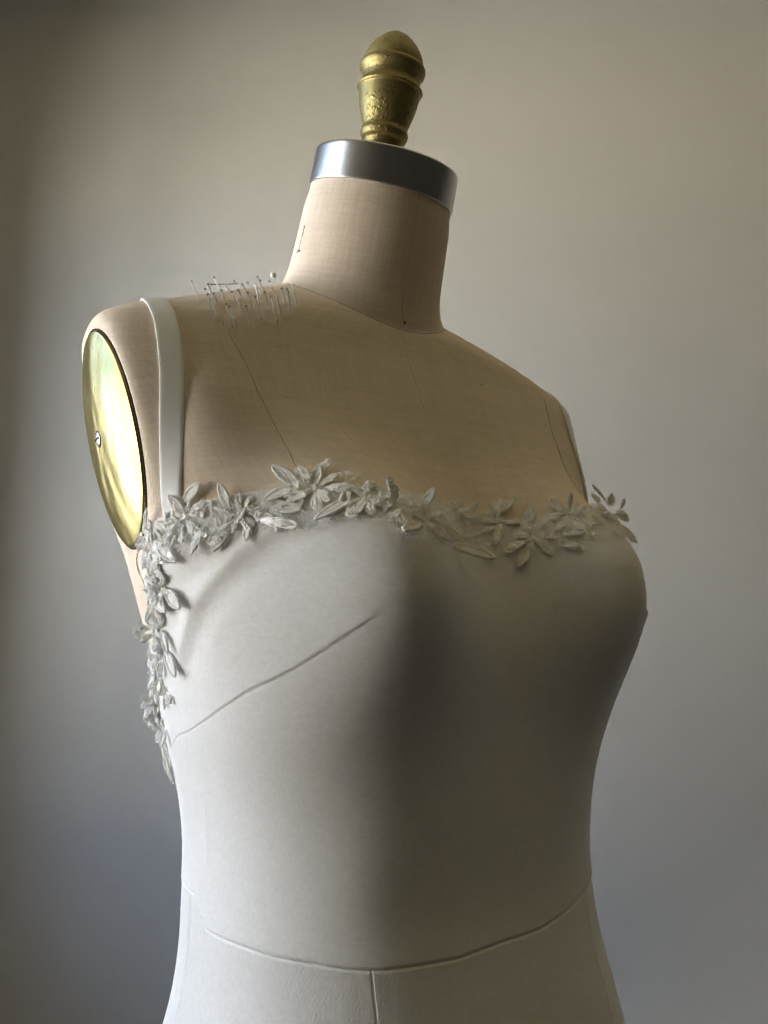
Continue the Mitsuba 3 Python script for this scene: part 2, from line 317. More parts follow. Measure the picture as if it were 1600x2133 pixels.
# ---- where the lace motifs, sequins, pins and net lie (form's frame, centimetres): kind, base, tip, outward direction, width
MOTIFS = [
    ('flower', [('s', -15.23, 4.98, 21.12, -15.68, 4.41, 22.04, -0.87, 0.47, -0.14, 0.55), ('s', -15.27, 5.08, 21.68, -14.72, 6.03, 22.42, -0.86, 0.49, -0.14, 0.53), ('r', -15.04, 5.33, 21.16, -14.36, 6.39, 21.48, -0.85, 0.5, -0.12, 0.47), ('l', -15.24, 4.85, 20.79, -15.85, 3.43, 20.87, -0.88, 0.44, -0.14, 0.32), ('l', -15.2, 4.92, 20.74, -15.67, 3.8, 20.65, -0.88, 0.45, -0.14, 0.26), ('b', -15.2, 4.88, 20.61, -15.1, 4.7, 19.61, -0.89, 0.44, -0.14, 0.49), ('b', -15, 5.26, 20.64, -14.66, 5.75, 20.16, -0.87, 0.48, -0.13, 0.47)]),
    ('leaf', [('r', -14.54, 5.99, 20.35, -14.66, 5.38, 18.96, -0.85, 0.52, -0.09, 0.55)]),
    ('flower', [('r', -15.98, 1.72, 20.59, -16.15, 3.34, 21.69, -0.97, -0.06, -0.23, 0.34), ('s', -15.77, 2.83, 19.78, -15.09, 4.23, 18.72, -0.95, 0.22, -0.23, 0.66), ('l', -15.99, 2.45, 20.46, -15.03, 3.16, 20.51, -0.97, -0.06, -0.23, 0.29), ('l', -15.77, 3.04, 19.98, -15.42, 4.18, 20.11, -0.95, 0.24, -0.22, 0.24), ('r', -15.82, 2.11, 19.74, -15.43, 3.19, 18.75, -0.98, -0.01, -0.19, 0.67), ('r', -15.81, 1.32, 19.75, -15.67, 1.04, 18.61, -0.99, -0.03, -0.13, 0.54), ('l', -15.94, 0.82, 20.63, -15.72, 0.1, 19.77, -0.97, -0.06, -0.23, 0.32), ('r', -15.72, 2.12, 19.21, -15.48, 2.51, 18.38, -0.98, 0.05, -0.19, 0.71)]),
    ('flower', [('b', -13.39, 7.67, 20.94, -13.36, 7.59, 21.72, -0.79, 0.61, 0.07, 0.42), ('s', -13.73, 7.21, 21.09, -13.97, 6.87, 22.36, -0.79, 0.61, 0.03, 0.48), ('l', -13.5, 7.54, 20.67, -14.15, 6.65, 21.12, -0.81, 0.59, 0.05, 0.37), ('l', -13.53, 7.52, 20.44, -13.95, 6.89, 19.97, -0.82, 0.57, 0.03, 0.39), ('b', -13.34, 7.78, 20.48, -13.03, 8.3, 19.78, -0.81, 0.58, 0.06, 0.35), ('b', -13.23, 7.91, 20.74, -12.69, 8.6, 20.85, -0.8, 0.59, 0.08, 0.31), ('r', -13.25, 7.86, 20.92, -12.96, 8.09, 21.54, -0.79, 0.61, 0.09, 0.37)]),
    ('leaf', [('s', -13.78, 7.15, 19.87, -14.12, 6.41, 18.99, -0.84, 0.54, -0.05, 0.37)]),
    ('leaf', [('r', -12.95, 8.35, 20.37, -11.59, 10.47, 19.82, -0.81, 0.57, 0.1, 0.61)]),
    ('leaf', [('s', -11.41, 10.32, 20.73, -12.35, 9.1, 20.69, -0.75, 0.59, 0.31, 0.45)]),
    ('flower', [('r', -10.83, 10.08, 22.03, -11.08, 9.16, 22.97, -0.59, 0.64, 0.49, 0.73), ('r', -10.53, 10.25, 22.15, -9.59, 9.81, 23.28, -0.55, 0.64, 0.54, 0.65), ('r', -11.08, 10.06, 21.73, -11.99, 9.27, 21.39, -0.64, 0.62, 0.45, 0.65), ('r', -10.76, 10.48, 21.61, -10.96, 11.01, 20.51, -0.62, 0.62, 0.48, 0.84), ('r', -10.48, 10.61, 21.77, -9.32, 11.74, 21.54, -0.57, 0.63, 0.53, 0.72), ('n', -10.28, 10.43, 22.18, -8.9, 11.06, 22.37, -0.51, 0.64, 0.57, 0.92), ('r', -11.07, 10.26, 21.47, -11.89, 9.57, 21, -0.66, 0.61, 0.43, 0.53)]),
    ('leaf', [('s', -11.29, 9.65, 22.02, -11.99, 8.41, 23.05, -0.63, 0.64, 0.43, 0.58)]),
    ('leaf', [('s', -11.55, 9.49, 21.87, -12.59, 8.63, 21.15, -0.66, 0.64, 0.4, 0.57)]),
    ('leaf', [('s', -9.71, 11.91, 21.06, -11.07, 11.26, 19.73, -0.52, 0.64, 0.57, 0.6)]),
    ('flower', [('r', -9.06, 12.35, 21.07, -10.14, 12.4, 19.84, -0.37, 0.67, 0.65, 0.97), ('r', -9.33, 12.47, 20.76, -9.18, 13.07, 20.15, -0.46, 0.67, 0.59, 0.63), ('r', -9.29, 11.9, 21.4, -8.19, 11.91, 21.78, -0.4, 0.65, 0.64, 0.45), ('r', -9.12, 12.44, 20.94, -8.69, 12.98, 20.59, -0.39, 0.67, 0.63, 0.52)]),
    ('flower', [('b', -7.88, 12.79, 20.99, -8.27, 12.78, 22.18, -0.07, 0.7, 0.71, 0.46), ('l', -7.79, 12.79, 21, -7.92, 12.89, 21.82, -0.05, 0.7, 0.71, 0.42), ('b', -7.72, 13.04, 20.75, -7.2, 13.48, 21.02, -0.04, 0.72, 0.69, 0.32), ('b', -8.1, 13.23, 20.49, -8.14, 13.91, 19.61, -0.14, 0.74, 0.66, 0.43), ('l', -8.16, 13.07, 20.66, -9.03, 12.86, 20.53, -0.15, 0.72, 0.68, 0.35), ('l', -7.92, 12.13, 21.62, -8.49, 11.9, 21.73, -0.07, 0.67, 0.74, 0.22), ('r', -8.32, 13.22, 20.45, -8.7, 13.65, 19.73, -0.19, 0.74, 0.65, 0.37), ('r', -8.17, 12.88, 20.86, -8.5, 12.35, 21.3, -0.14, 0.71, 0.69, 0.38)]),
    ('flower', [('s', -5.81, 12.52, 20.88, -5.29, 13.08, 21.72, 0.3, 0.7, 0.65, 0.5), ('r', -6.9, 13.6, 20.05, -7.62, 13.45, 20.31, 0.16, 0.77, 0.62, 0.4), ('s', -7.13, 13.84, 19.79, -8.53, 14.13, 18.98, 0.11, 0.81, 0.58, 0.51), ('b', -6.82, 13.75, 19.82, -6.82, 13.59, 19.09, 0.18, 0.79, 0.58, 0.42), ('s', -6.51, 13.67, 19.82, -5.71, 13.8, 19.05, 0.25, 0.78, 0.57, 0.44), ('r', -6.16, 13.24, 20.21, -5.46, 13.76, 20.32, 0.29, 0.74, 0.6, 0.41), ('r', -6.49, 13.28, 20.31, -6.74, 13.21, 20.81, 0.23, 0.74, 0.63, 0.34)]),
    ('leaf', [('s', -4.94, 12.65, 20.18, -3.84, 12.58, 19.11, 0.43, 0.73, 0.54, 0.48)]),
    ('leaf', [('s', -4.66, 13.2, 18.98, -2.96, 14.22, 18.14, 0.52, 0.77, 0.37, 0.57)]),
    ('leaf', [('s', -2.57, 11.4, 19.81, -1.32, 12.37, 20.09, 0.45, 0.79, 0.42, 0.51)]),
    ('leaf', [('s', -0.89, 10.62, 19.88, 0.07, 10.94, 18.84, 0.24, 0.88, 0.42, 0.43)]),
    ('flower', [('r', -1.73, 10.2, 21.19, -2.5, 9.74, 21.6, 0.31, 0.82, 0.49, 0.5), ('r', -1.63, 10.09, 21.31, -0.94, 10.62, 21.48, 0.29, 0.82, 0.49, 0.48), ('s', -0.46, 9.71, 21.47, 0.07, 10.22, 22.02, 0.11, 0.87, 0.48, 0.33), ('r', -1.52, 10.11, 21.22, 0.02, 9.95, 20.98, 0.28, 0.83, 0.49, 0.53)]),
    ('flower', [('l', 1.45, 9.88, 21.56, 1.38, 9.48, 22.18, -0.26, 0.83, 0.5, 0.42), ('s', 1.77, 9.91, 21.69, 3.09, 9.9, 22.43, -0.28, 0.81, 0.51, 0.52), ('r', 1.32, 10.14, 21.05, 0.05, 9.92, 21.03, -0.27, 0.84, 0.48, 0.48), ('b', 1.37, 10.28, 20.84, 0.75, 10.72, 19.59, -0.29, 0.84, 0.47, 0.62), ('r', 1.76, 10.32, 21.01, 2.67, 10.72, 21.03, -0.32, 0.81, 0.48, 0.42), ('r', 1.11, 10.2, 20.83, 0.29, 10.33, 20.25, -0.25, 0.85, 0.46, 0.42), ('l', 1.74, 10.01, 21.51, 2.24, 9.61, 22.4, -0.29, 0.81, 0.5, 0.36)]),
    ('leaf', [('s', 3.29, 10.96, 21.14, 3.79, 10.52, 22.03, -0.4, 0.74, 0.54, 0.48)]),
    ('flower', [('r', 2.84, 11.34, 20.2, 1.84, 10.88, 20.09, -0.44, 0.77, 0.46, 0.52), ('r', 2.62, 11.33, 19.98, 1.05, 11.01, 19.13, -0.44, 0.78, 0.44, 0.61), ('s', 2.35, 11.51, 19.35, 1.64, 11.58, 18.25, -0.46, 0.8, 0.38, 0.51), ('b', 3.14, 11.58, 20.09, 4.02, 12.15, 20.07, -0.46, 0.76, 0.46, 0.4), ('r', 3.17, 11.43, 20.36, 4.02, 11.36, 21.14, -0.45, 0.75, 0.48, 0.48), ('s', 3.2, 11.72, 19.92, 3.52, 12.35, 19.12, -0.47, 0.76, 0.44, 0.51), ('r', 2.93, 11.26, 20.42, 2.63, 10.88, 20.75, -0.44, 0.76, 0.48, 0.45), ('r', 2.83, 11.46, 19.98, 2.51, 11.6, 19.35, -0.46, 0.77, 0.44, 0.49)]),
    ('leaf', [('r', 3.96, 12.38, 19.64, 5.07, 13.23, 19.43, -0.5, 0.75, 0.44, 0.47)]),
    ('leaf', [('s', 4.47, 12.16, 20.46, 5.52, 12.85, 20.34, -0.44, 0.72, 0.54, 0.52)]),
    ('flower', [('s', 5.48, 11.41, 21.88, 5.36, 10.61, 22.63, -0.27, 0.68, 0.68, 0.53), ('l', 5.65, 11.34, 22.01, 5.84, 10.52, 22.85, -0.25, 0.68, 0.69, 0.43), ('l', 6.05, 11.45, 22.03, 6.02, 11.67, 23.1, -0.2, 0.67, 0.71, 0.37), ('r', 5.14, 11.68, 21.45, 4.23, 11.43, 21.2, -0.32, 0.69, 0.65, 0.49), ('r', 5.51, 12.01, 21.27, 5.61, 12.89, 20.34, -0.31, 0.69, 0.66, 0.53), ('r', 5.17, 11.92, 21.21, 4.23, 12.05, 20.4, -0.34, 0.69, 0.63, 0.53), ('r', 6.03, 11.78, 21.71, 6.67, 12.31, 22.05, -0.22, 0.68, 0.7, 0.49), ('l', 6.78, 11.36, 22.27, 6.91, 11.54, 22.62, -0.1, 0.67, 0.74, 0.31)]),
    ('flower', [('s', 9.8, 10.53, 23.07, 9.29, 10.25, 23.46, 0.37, 0.65, 0.66, 0.37), ('l', 9.82, 10.99, 23, 9.01, 10.62, 23.95, 0.37, 0.65, 0.67, 0.31), ('s', 9.79, 11.38, 22.79, 9.79, 11.54, 23.51, 0.37, 0.65, 0.67, 0.41), ('l', 9.78, 12.19, 22.41, 9.88, 12.4, 23.02, 0.38, 0.65, 0.66, 0.32), ('s', 6.65, 12.68, 21.01, 6.84, 12.54, 19.76, -0.17, 0.7, 0.69, 0.51), ('r', 7.56, 12.6, 21.2, 7.81, 12.58, 20.33, 0.01, 0.69, 0.72, 0.62), ('r', 8.03, 11.67, 22.01, 7.48, 11.25, 21.87, 0.09, 0.66, 0.74, 0.44), ('s', 9.07, 12.4, 21.24, 10, 12.83, 20.13, 0.35, 0.67, 0.65, 0.5), ('r', 9.43, 11.64, 22.03, 10.39, 12.22, 21.54, 0.37, 0.64, 0.67, 0.66), ('r', 9.68, 11.86, 22.24, 10.28, 12.2, 21.85, 0.37, 0.64, 0.67, 0.54), ('r', 9.05, 11.68, 21.88, 9.62, 11.95, 21.24, 0.31, 0.65, 0.69, 0.53), ('r', 7.64, 12.05, 21.71, 7.35, 11.72, 21.2, 0.02, 0.67, 0.74, 0.47)]),
    ('flower', [('r', -15.7, 1.72, 18.97, -15.79, 0.98, 19.65, -0.98, 0.05, -0.16, 0.53), ('r', -15.65, 1.89, 18.79, -15.2, 2.28, 19.03, -0.98, 0.08, -0.19, 0.52), ('r', -15.62, 1.82, 18.6, -15.91, 1.56, 18.35, -0.97, 0.09, -0.21, 0.46), ('r', -15.57, 2.07, 18.51, -15.34, 2.8, 18.09, -0.97, 0.11, -0.23, 0.46), ('b', -15.62, 1.28, 18.39, -15.37, 1.06, 17.49, -0.98, 0.06, -0.21, 0.4)]),
    ('flower', [('r', -15.4, 2.35, 18, -14.77, 2.83, 18.14, -0.95, 0.16, -0.27, 0.4), ('r', -15.31, 2.48, 17.76, -14.75, 2.88, 17.76, -0.95, 0.16, -0.27, 0.39), ('s', -15.15, 2.63, 17.3, -14.58, 4.04, 16.44, -0.95, 0.16, -0.28, 0.71), ('l', -15.28, 2.24, 17.53, -15.78, 1.88, 17.51, -0.95, 0.14, -0.28, 0.39), ('r', -15.28, 2.43, 17.64, -15.09, 2.66, 17.11, -0.95, 0.16, -0.27, 0.45), ('r', -15.37, 2.12, 17.79, -15.77, 1.9, 18.06, -0.95, 0.13, -0.27, 0.46)]),
    ('flower', [('s', -15.24, 1.18, 17.09, -14.85, 2.58, 16.31, -0.95, 0.05, -0.31, 0.63), ('s', -15.17, 0.92, 16.84, -15.35, 0.57, 15.83, -0.95, 0.03, -0.32, 0.35), ('r', -14.96, 1.59, 16.34, -14.73, 1.14, 15.61, -0.94, 0.07, -0.32, 0.41), ('r', -15.13, 1.19, 16.76, -14.78, 1.51, 17.07, -0.95, 0.05, -0.32, 0.4)]),
    ('flower', [('n', -14.68, -0.85, 15.47, -15.44, -1.45, 15.25, -0.94, -0.05, -0.33, 0.76), ('r', -14.75, 0.45, 15.61, -14.43, 0.78, 16.1, -0.94, 0.01, -0.33, 0.42), ('r', -14.61, -0.46, 15.22, -15.15, -0.95, 14.76, -0.95, -0.02, -0.33, 0.44), ('s', -14.65, 0.94, 15.36, -14.24, 1.54, 14.19, -0.94, 0.02, -0.33, 0.43), ('r', -14.5, 0.04, 14.9, -14.68, -0.26, 14.17, -0.95, -0, -0.32, 0.54), ('r', -14.67, 0.64, 15.4, -14.3, 0.93, 15.53, -0.94, 0.01, -0.33, 0.4), ('r', -14.71, -0.79, 15.53, -15.23, -1.1, 15.82, -0.94, -0.04, -0.33, 0.48)]),
    ('leaf', [('s', -14.28, 0.62, 14.25, -13.88, 1.82, 12.95, -0.95, 0.01, -0.3, 0.67)]),
    ('leaf', [('r', -14.22, -0.55, 14.04, -14.42, -0.88, 13.23, -0.96, -0.02, -0.29, 0.49)]),
    ('leaf', [('r', -14.18, -0.18, 13.89, -13.89, -0.82, 12.89, -0.96, -0, -0.28, 0.56)]),
    ('leaf', [('r', -13.76, -2.15, 12.88, -14.01, -2.5, 12.13, -0.96, -0.16, -0.24, 0.44)]),
    ('leaf', [('s', -13.88, -1.08, 12.88, -13.59, -1.81, 11.95, -0.97, -0.06, -0.25, 0.48)]),
    ('flower', [('r', -13.66, -0.84, 11.94, -13.26, -0.43, 12.5, -0.97, -0.03, -0.23, 0.36), ('r', -13.67, -0.45, 11.94, -13.54, 0, 11.42, -0.97, -0.01, -0.23, 0.48), ('r', -13.63, -1.28, 11.93, -13.94, -1.42, 12.27, -0.97, -0.07, -0.23, 0.38), ('l', -13.61, -1.14, 11.79, -13.47, -1.26, 11.25, -0.97, -0.05, -0.23, 0.35)]),
    ('flower', [('r', -13.42, -3.95, 11.59, -13.9, -4.21, 11.99, -0.92, -0.34, -0.19, 0.52), ('r', -13.4, -3.99, 11.37, -13.84, -4.36, 11.1, -0.92, -0.34, -0.19, 0.44), ('r', -13.19, -3.85, 11.26, -13.51, -4.24, 10.52, -0.92, -0.33, -0.19, 0.58), ('s', -13.17, -3.32, 11.45, -12.61, -3.01, 11.08, -0.94, -0.28, -0.2, 0.43), ('r', -13.24, -3.84, 11.51, -13.41, -3.83, 12.09, -0.92, -0.34, -0.19, 0.44)]),
    ('flower', [('r', -13.14, -4.03, 10.58, -13.64, -4.44, 10.34, -0.92, -0.34, -0.19, 0.52), ('r', -12.88, -3.82, 10.68, -12.42, -3.47, 10.81, -0.92, -0.34, -0.19, 0.38), ('r', -12.98, -3.95, 10.4, -13.04, -4.13, 9.8, -0.92, -0.33, -0.2, 0.45), ('s', -13.1, -2.86, 10.56, -12.77, -2.72, 10.13, -0.95, -0.21, -0.21, 0.37), ('r', -13.09, -3.95, 10.44, -13.34, -4.24, 9.95, -0.92, -0.33, -0.2, 0.43)]),
    ('leaf', [('r', -12.74, -3.86, 10, -12.8, -4.11, 9.08, -0.92, -0.33, -0.21, 0.45)]),
    ('leaf', [('s', -13.02, -2.43, 9.88, -13.05, -2.66, 8.98, -0.96, -0.16, -0.24, 0.42)]),
    ('leaf', [('r', -12.55, -3.99, 9, -12.23, -3.97, 8.07, -0.91, -0.33, -0.23, 0.39)]),
    ('leaf', [('s', -12.41, -3.91, 8.43, -12.08, -3.91, 7.43, -0.92, -0.32, -0.24, 0.38)]),
    ('leaf', [('r', -12.29, -3.78, 7.88, -11.93, -3.66, 6.78, -0.92, -0.3, -0.24, 0.33)]),
]
SEQUINS = [(-15.94, 1.49, 20.47, -0.97, -0.06, -0.22), (-15.31, 3.91, 19.15, -0.92, 0.32, -0.22), (-12.47, 9.05, 20.3, -0.81, 0.57, 0.15), (-15.16, 5.04, 20.9, -0.87, 0.47, -0.14), (-15.6, 1.14, 18.27, -0.97, 0.05, -0.23), (-15.33, 3.83, 19.14, -0.93, 0.31, -0.22), (-14.44, 6.07, 19.86, -0.86, 0.5, -0.12), (-12.47, -3.77, 9.03, -0.92, -0.31, -0.24), (-15.51, 1.2, 17.94, -0.96, 0.06, -0.28)]
PINS = [(-13.68, 2.33, 34, -14.12, 2.2, 35.1),
        (-12.55, 0.86, 35.27, -12.72, 0.85, 35.54),
        (-13.27, 3.21, 33.15, -13.7, 3.54, 33.9),
        (-12.8, 2.31, 34.32, -13.22, 2.49, 35.06),
        (-13.06, 3.53, 32.69, -13.55, 3.41, 33.97),
        (-12.75, 2.73, 33.93, -13.03, 2.84, 34.4),
        (-11.45, 0.2, 35.99, -11.89, 0.28, 36.72),
        (-12.26, 2.72, 34.1, -12.48, 2.71, 34.78),
        (-11, 0.77, 35.84, -11.48, 0.91, 36.09),
        (-11.61, 2.68, 34.35, -11.8, 2.62, 34.87),
        (-9.85, -0.38, 36.88, -10.24, -0.42, 37.22),
        (-11, 2.63, 34.59, -11.43, 2.69, 35.08),
        (-11.57, 3.53, 33.19, -11.9, 3.67, 34.02),
        (-10.46, 1.95, 35.33, -10.87, 2.08, 35.83),
        (-10.81, 3.28, 33.83, -11.23, 3.58, 34.64),
        (-9.16, 0.12, 36.79, -9.69, 0.37, 36.95),
        (-10.18, 2.99, 34.42, -10.53, 3.08, 35.56),
        (-10.46, 3.75, 33.07, -10.98, 4, 34.24),
        (-9.13, 1.57, 35.96, -9.71, 1.73, 36.76),
        (-8.39, 0.48, 36.85, -8.81, 0.37, 37.31),
        (-9.59, 2.01, 35.52, -9.66, 1.9, 35.82),
        (-9.74, 3.43, 33.89, -10.3, 3.83, 34.78),
        (-8.39, 1.33, 36.33, -8.68, 1.34, 36.9),
        (-9.46, 3.91, 32.99, -9.95, 4.02, 34.54),
        (-9.07, 3.63, 33.7, -9.55, 4.04, 34.65),
        (-8.44, 2.99, 34.88, -8.82, 3.2, 35.67),
        (-8.4, 3.55, 34.03, -8.8, 3.8, 35.39),
        (-7.89, 2.68, 35.35, -8.25, 2.96, 35.7),
        (-7.77, 3.25, 34.67, -8.08, 3.25, 36.09),
        (-11.13, 4, 32.32, -11.68, 4.27, 33.43),
        (-12.33, 3.94, 32.11, -12.79, 4.05, 33.34),
        (-12.19, 3.67, 32.71, -12.41, 3.63, 33.45),
        (-12.07, 3.97, 32.14, -12.35, 4.25, 32.61),
        (-10.47, -0.2, 36.88, -11.71, -0.57, 36.67),
        (-6.86, -0.36, 37.79, -7.39, -0.57, 38.44)]
NET_LOW = [(2.976, 19.73), (2.897, 19.26), (2.805, 18.92), (2.687, 18.65), (2.588, 19.18), (2.504, 19.77), (2.409, 19.83), (2.303, 19.55), (2.261, 19.61), (2.186, 19.89), (2.098, 19.77), (2.063, 19.20), (2.047, 18.80), (1.952, 18.70), (1.862, 18.76), (1.591, 19.28), (1.525, 18.95), (1.451, 19.09), (1.341, 19.70), (1.247, 20.00), (1.153, 20.18)]
NET_TOP = [(2.911, 21.17), (2.717, 21.92), (2.598, 21.67), (2.412, 21.63), (2.259, 22.37), (2.146, 23.00), (2.039, 23.19), (2.006, 22.81), (2.028, 21.97), (1.965, 21.75), (1.716, 21.89), (1.558, 21.63), (1.457, 21.41), (1.247, 22.49), (1.062, 23.03)]


# ---- lines read off on the body, as (angle, height)
HALF = [(2.184, 22.02), (2.324, 21.91), (2.416, 21.81), (2.6, 21.6), (2.781, 21.32), (2.883, 21.05), (2.964, 20.73), (3.012, 19.89), (3.028, 18.67), (3.055, 17.43), (3.131, 15.72), (3.265, 13.68), (3.418, 12.05), (3.518, 10.4), (3.618, 8.9), (3.758, 7.6), (4.018, 6.4), (4.3, 5.5), (4.712, 5.2)]
FRONT_EDGE = [(1.2, 22.42), (1.361, 21.82), (1.414, 21.54), (1.476, 21.25), (1.509, 21.23), (1.549, 21.37), (1.577, 21.61), (1.624, 21.84), (1.698, 21.75), (1.836, 21.74), (2.002, 21.73), (2.019, 21.8)]
WAIST = [(-1.6, 1.6), (0.4, 1.5), (1.097, 0.61), (1.337, 0.06), (1.488, -0.28), (1.6, -0.36), (1.785, -0.6), (1.987, -0.58), (2.169, -0.59), (2.28, -0.52), (2.458, -0.37), (2.69, -0.34), (2.843, -0.27), (3.125, -0.27), (3.2, 1.15), (4.72, 1.6)]
DART = [(3.294, 8.84), (3.174, 9.64), (2.932, 10.86), (2.778, 11.67), (2.67, 12.26), (2.542, 12.85), (2.438, 13.51), (2.348, 14.22), (2.265, 14.96), (2.196, 15.57), (2.161, 15.94)]
FOLD = [(2.355, 20.26), (2.409, 19.83), (2.54, 18.89), (2.672, 17.82), (2.812, 16.72), (2.924, 15.57), (3.02, 14.38)]
RIDGE = [(1.992, 12.06), (1.994, 10.26), (2.028, 7.31), (2.09, 5.09), (2.139, 2.91), (2.157, 1.84), (2.149, -0.01), (2.149, -1.21)]
DRAPE = [(3.093, 7.07), (3.103, 5.54), (3.116, 4.01), (3.131, 2.48)]
PR = [(2.263, 33.09), (2.187, 31.75), (2.162, 29.82), (2.126, 26.6), (2.145, 24.29), (2.173, 23.1), (2.183, 21.3)]
SD = [(3.167, 19.9), (3.199, 19.55), (3.217, 19.27), (3.144, 17.98), (3.143, 17.17), (3.175, 16.4), (3.185, 15.4)]
SPOT_DARK = [(1.379, 31.84)]
SPOT_PALE = [(2.013, 27.73)]
SEAM_R = np.array([(2.0, 1.091), (0.75, 1.091), (-0.65, 1.088), (-1.72, 1.105), (-3.04, 1.11), (-4.64, 1.114), (-5.78, 1.116), (-45, 1.096)][::-1])
SEAM_L = 2.182
SEAM_S = 3.244
STRAP = [(-15.7, 4.36, 20.32), (-15.7, 4.26, 21.82), (-16.0, 4.78, 24.38), (-16.04, 4.72, 27.25), (-15.92, 3.93, 30.29), (-15.93, 2.83, 32.43), (-15.92, 1.43, 33.73)] + [(-15.0, -2.2, 34.2), (-14.4, -4.6, 32.6), (-13.8, -7.0, 28.5), (-13.2, -8.2, 23.0), (-12.4, -8.2, 15.0), (-10.8, -8.2, 8.5)]
FIN_LEAN, FIN_X = 15.218, -0.600
FIN_T, FIN_R = (1.0249, 0.0117), 1.0135
NECK_MARKS = [([(3.225, 0.552), (3.225, 0.492), (3.225, 0.431)], 0.055), ([(3.225, 0.411), (3.233, 0.361), (3.225, 0.311)], 0.035), ([(3.172, 0.298), (3.233, 0.301), (3.268, 0.284)], 0.075), ([(3.242, 0.258), (3.26, 0.231)], 0.03), ([(3.207, 0.211), (3.26, 0.197), (3.295, 0.177)], 0.085)]



# ------------------------------------------------------------------ the setting: the wall behind, and the wall with the window beside it
def slab(x0, x1, y0, y1, z0, z1):
    return trimesh.creation.box(bounds=[[x0, y0, z0], [x1, y1, z1]])


scene['wall'] = ply(slab(-3.0, 4.0, WALL_Y, WALL_Y + 0.12, -0.3, 3.4), 'wall_paint')
tag('wall', 'warm grey painted wall behind the dress form', kind='structure')
side = [slab(SIDE_X - SIDE_T, SIDE_X, OPEN_Y[1], WALL_Y - 0.001, -0.3, 3.4), slab(SIDE_X - SIDE_T, SIDE_X, -3.6, OPEN_Y[0], -0.3, 3.4),
        slab(SIDE_X - SIDE_T, SIDE_X, *OPEN_Y, -0.3, OPEN_Z[0]), slab(SIDE_X - SIDE_T, SIDE_X, *OPEN_Y, OPEN_Z[1], 3.4)]
scene['wall_001'] = ply(trimesh.util.concatenate(side), 'wall_paint')
tag('wall_001', 'painted side wall with the window opening left of the dress form', kind='structure')

bars = {'window__frame': [(OPEN_Y[0], OPEN_Y[0] + 0.05, *OPEN_Z), (OPEN_Y[1] - 0.05, OPEN_Y[1], *OPEN_Z), (OPEN_Y[0] + 0.05, OPEN_Y[1] - 0.05, OPEN_Z[0], OPEN_Z[0] + 0.05), (OPEN_Y[0] + 0.05, OPEN_Y[1] - 0.05, OPEN_Z[1] - 0.05, OPEN_Z[1])],
        'window__mullion': [(-0.03, 0.0, OPEN_Z[0] + 0.05, OPEN_Z[1] - 0.05)],
        'window__sash_bar': [(OPEN_Y[0] + 0.05, -0.03, 1.60, 1.63), (0.0, OPEN_Y[1] - 0.05, 1.60, 1.63)]}
for key, boxes in bars.items():
    scene[key] = ply(trimesh.util.concatenate([slab(SIDE_X - 0.06, SIDE_X - 0.02, *b_) for b_ in boxes]), 'satin')
tag('window', 'white window frame with one upright and one cross bar in the side wall', 'window')

# ------------------------------------------------------------------ the gown's edges, read off as (angle, height)
EDGE = sorted([(math.pi - a, z) for a, z in HALF if math.pi - a < 1.1] + FRONT_EDGE + HALF)
EDGE = np.array([e for i, e in enumerate(EDGE) if i == 0 or e[0] - EDGE[i - 1][0] > 1e-3])
TOP = PchipInterpolator(EDGE[:, 0], EDGE[:, 1])           # the gown's upper edge over -pi/2 .. 3pi/2


def top_edge(th):
    return TOP((np.asarray(th) + np.pi / 2) % (2 * np.pi) - np.pi / 2)


def waist(th):
    """Height of the waist seam."""
    a = (np.asarray(th) + np.pi / 2) % (2 * np.pi) - np.pi / 2
    return np.interp(a, *np.array(WAIST).T)


# ------------------------------------------------------------------ the dress form
n, m = 420, 300
th = np.linspace(0, 2 * np.pi, n, endpoint=False)[:, None] + np.zeros((1, m))
zz = np.linspace(-14, 39.6, m)[None] + np.zeros((n, 1))
V = body(th, zz)
under = smooth01((top_edge(th) - 0.9 - zz) / 1.2)
V = V - normal(body, th, zz) * (0.28 * under)[..., None]
# the cloth is drawn up a little round the pins
PIN_ARR = np.array(PINS)
dist, who = cKDTree(PIN_ARR[:33, :3]).query(V.reshape(-1, 3))
V = V + normal(body, th, zz) * (0.06 * np.exp(-(dist / 0.35) ** 2) - 0.05 * np.exp(-(dist / 0.12) ** 2)).reshape(n, m, 1)
uv = np.stack([(th - np.pi / 2) * 0.125, zz * 0.01], -1).reshape(-1, 2)
# cut open at the back so that the cloth's texture does not wrap
put('dress_form__torso', V.reshape(-1, 3), lattice(n, m, True), 'linen', uv=uv)

by, bz, rb, rt, lean, ln, caph, capr = NECK
lean = math.radians(lean)
AX = np.array([0, math.sin(lean), math.cos(lean)])
E1, E2 = np.array([1.0, 0, 0]), np.array([0, math.cos(lean), -math.sin(lean)])
NB = np.array([0, by, bz])


def round_axis(o, ax, e1, e2, phi, h, r):
    return o + np.multiply.outer(h, ax) + r[..., None] * (np.cos(phi)[..., None] * e1 + np.sin(phi)[..., None] * e2)


def neck_point(phi, s, extra=0.0):
    return round_axis(NB, AX, E1, E2, phi, s * ln, rb + (rt - rb) * s + extra)


def inside_body(P):
    A, F, B, N = section(P[..., 2])
    yc = np.interp(P[..., 2], [-16, 20, 33, 40], [0, 0, -1.5, -3])
    y = P[..., 1] - yc
    return np.abs(P[..., 0] / np.maximum(A, 0.1)) ** N + np.abs(y / np.where(y > 0, F - yc, B - yc)) ** N < 1


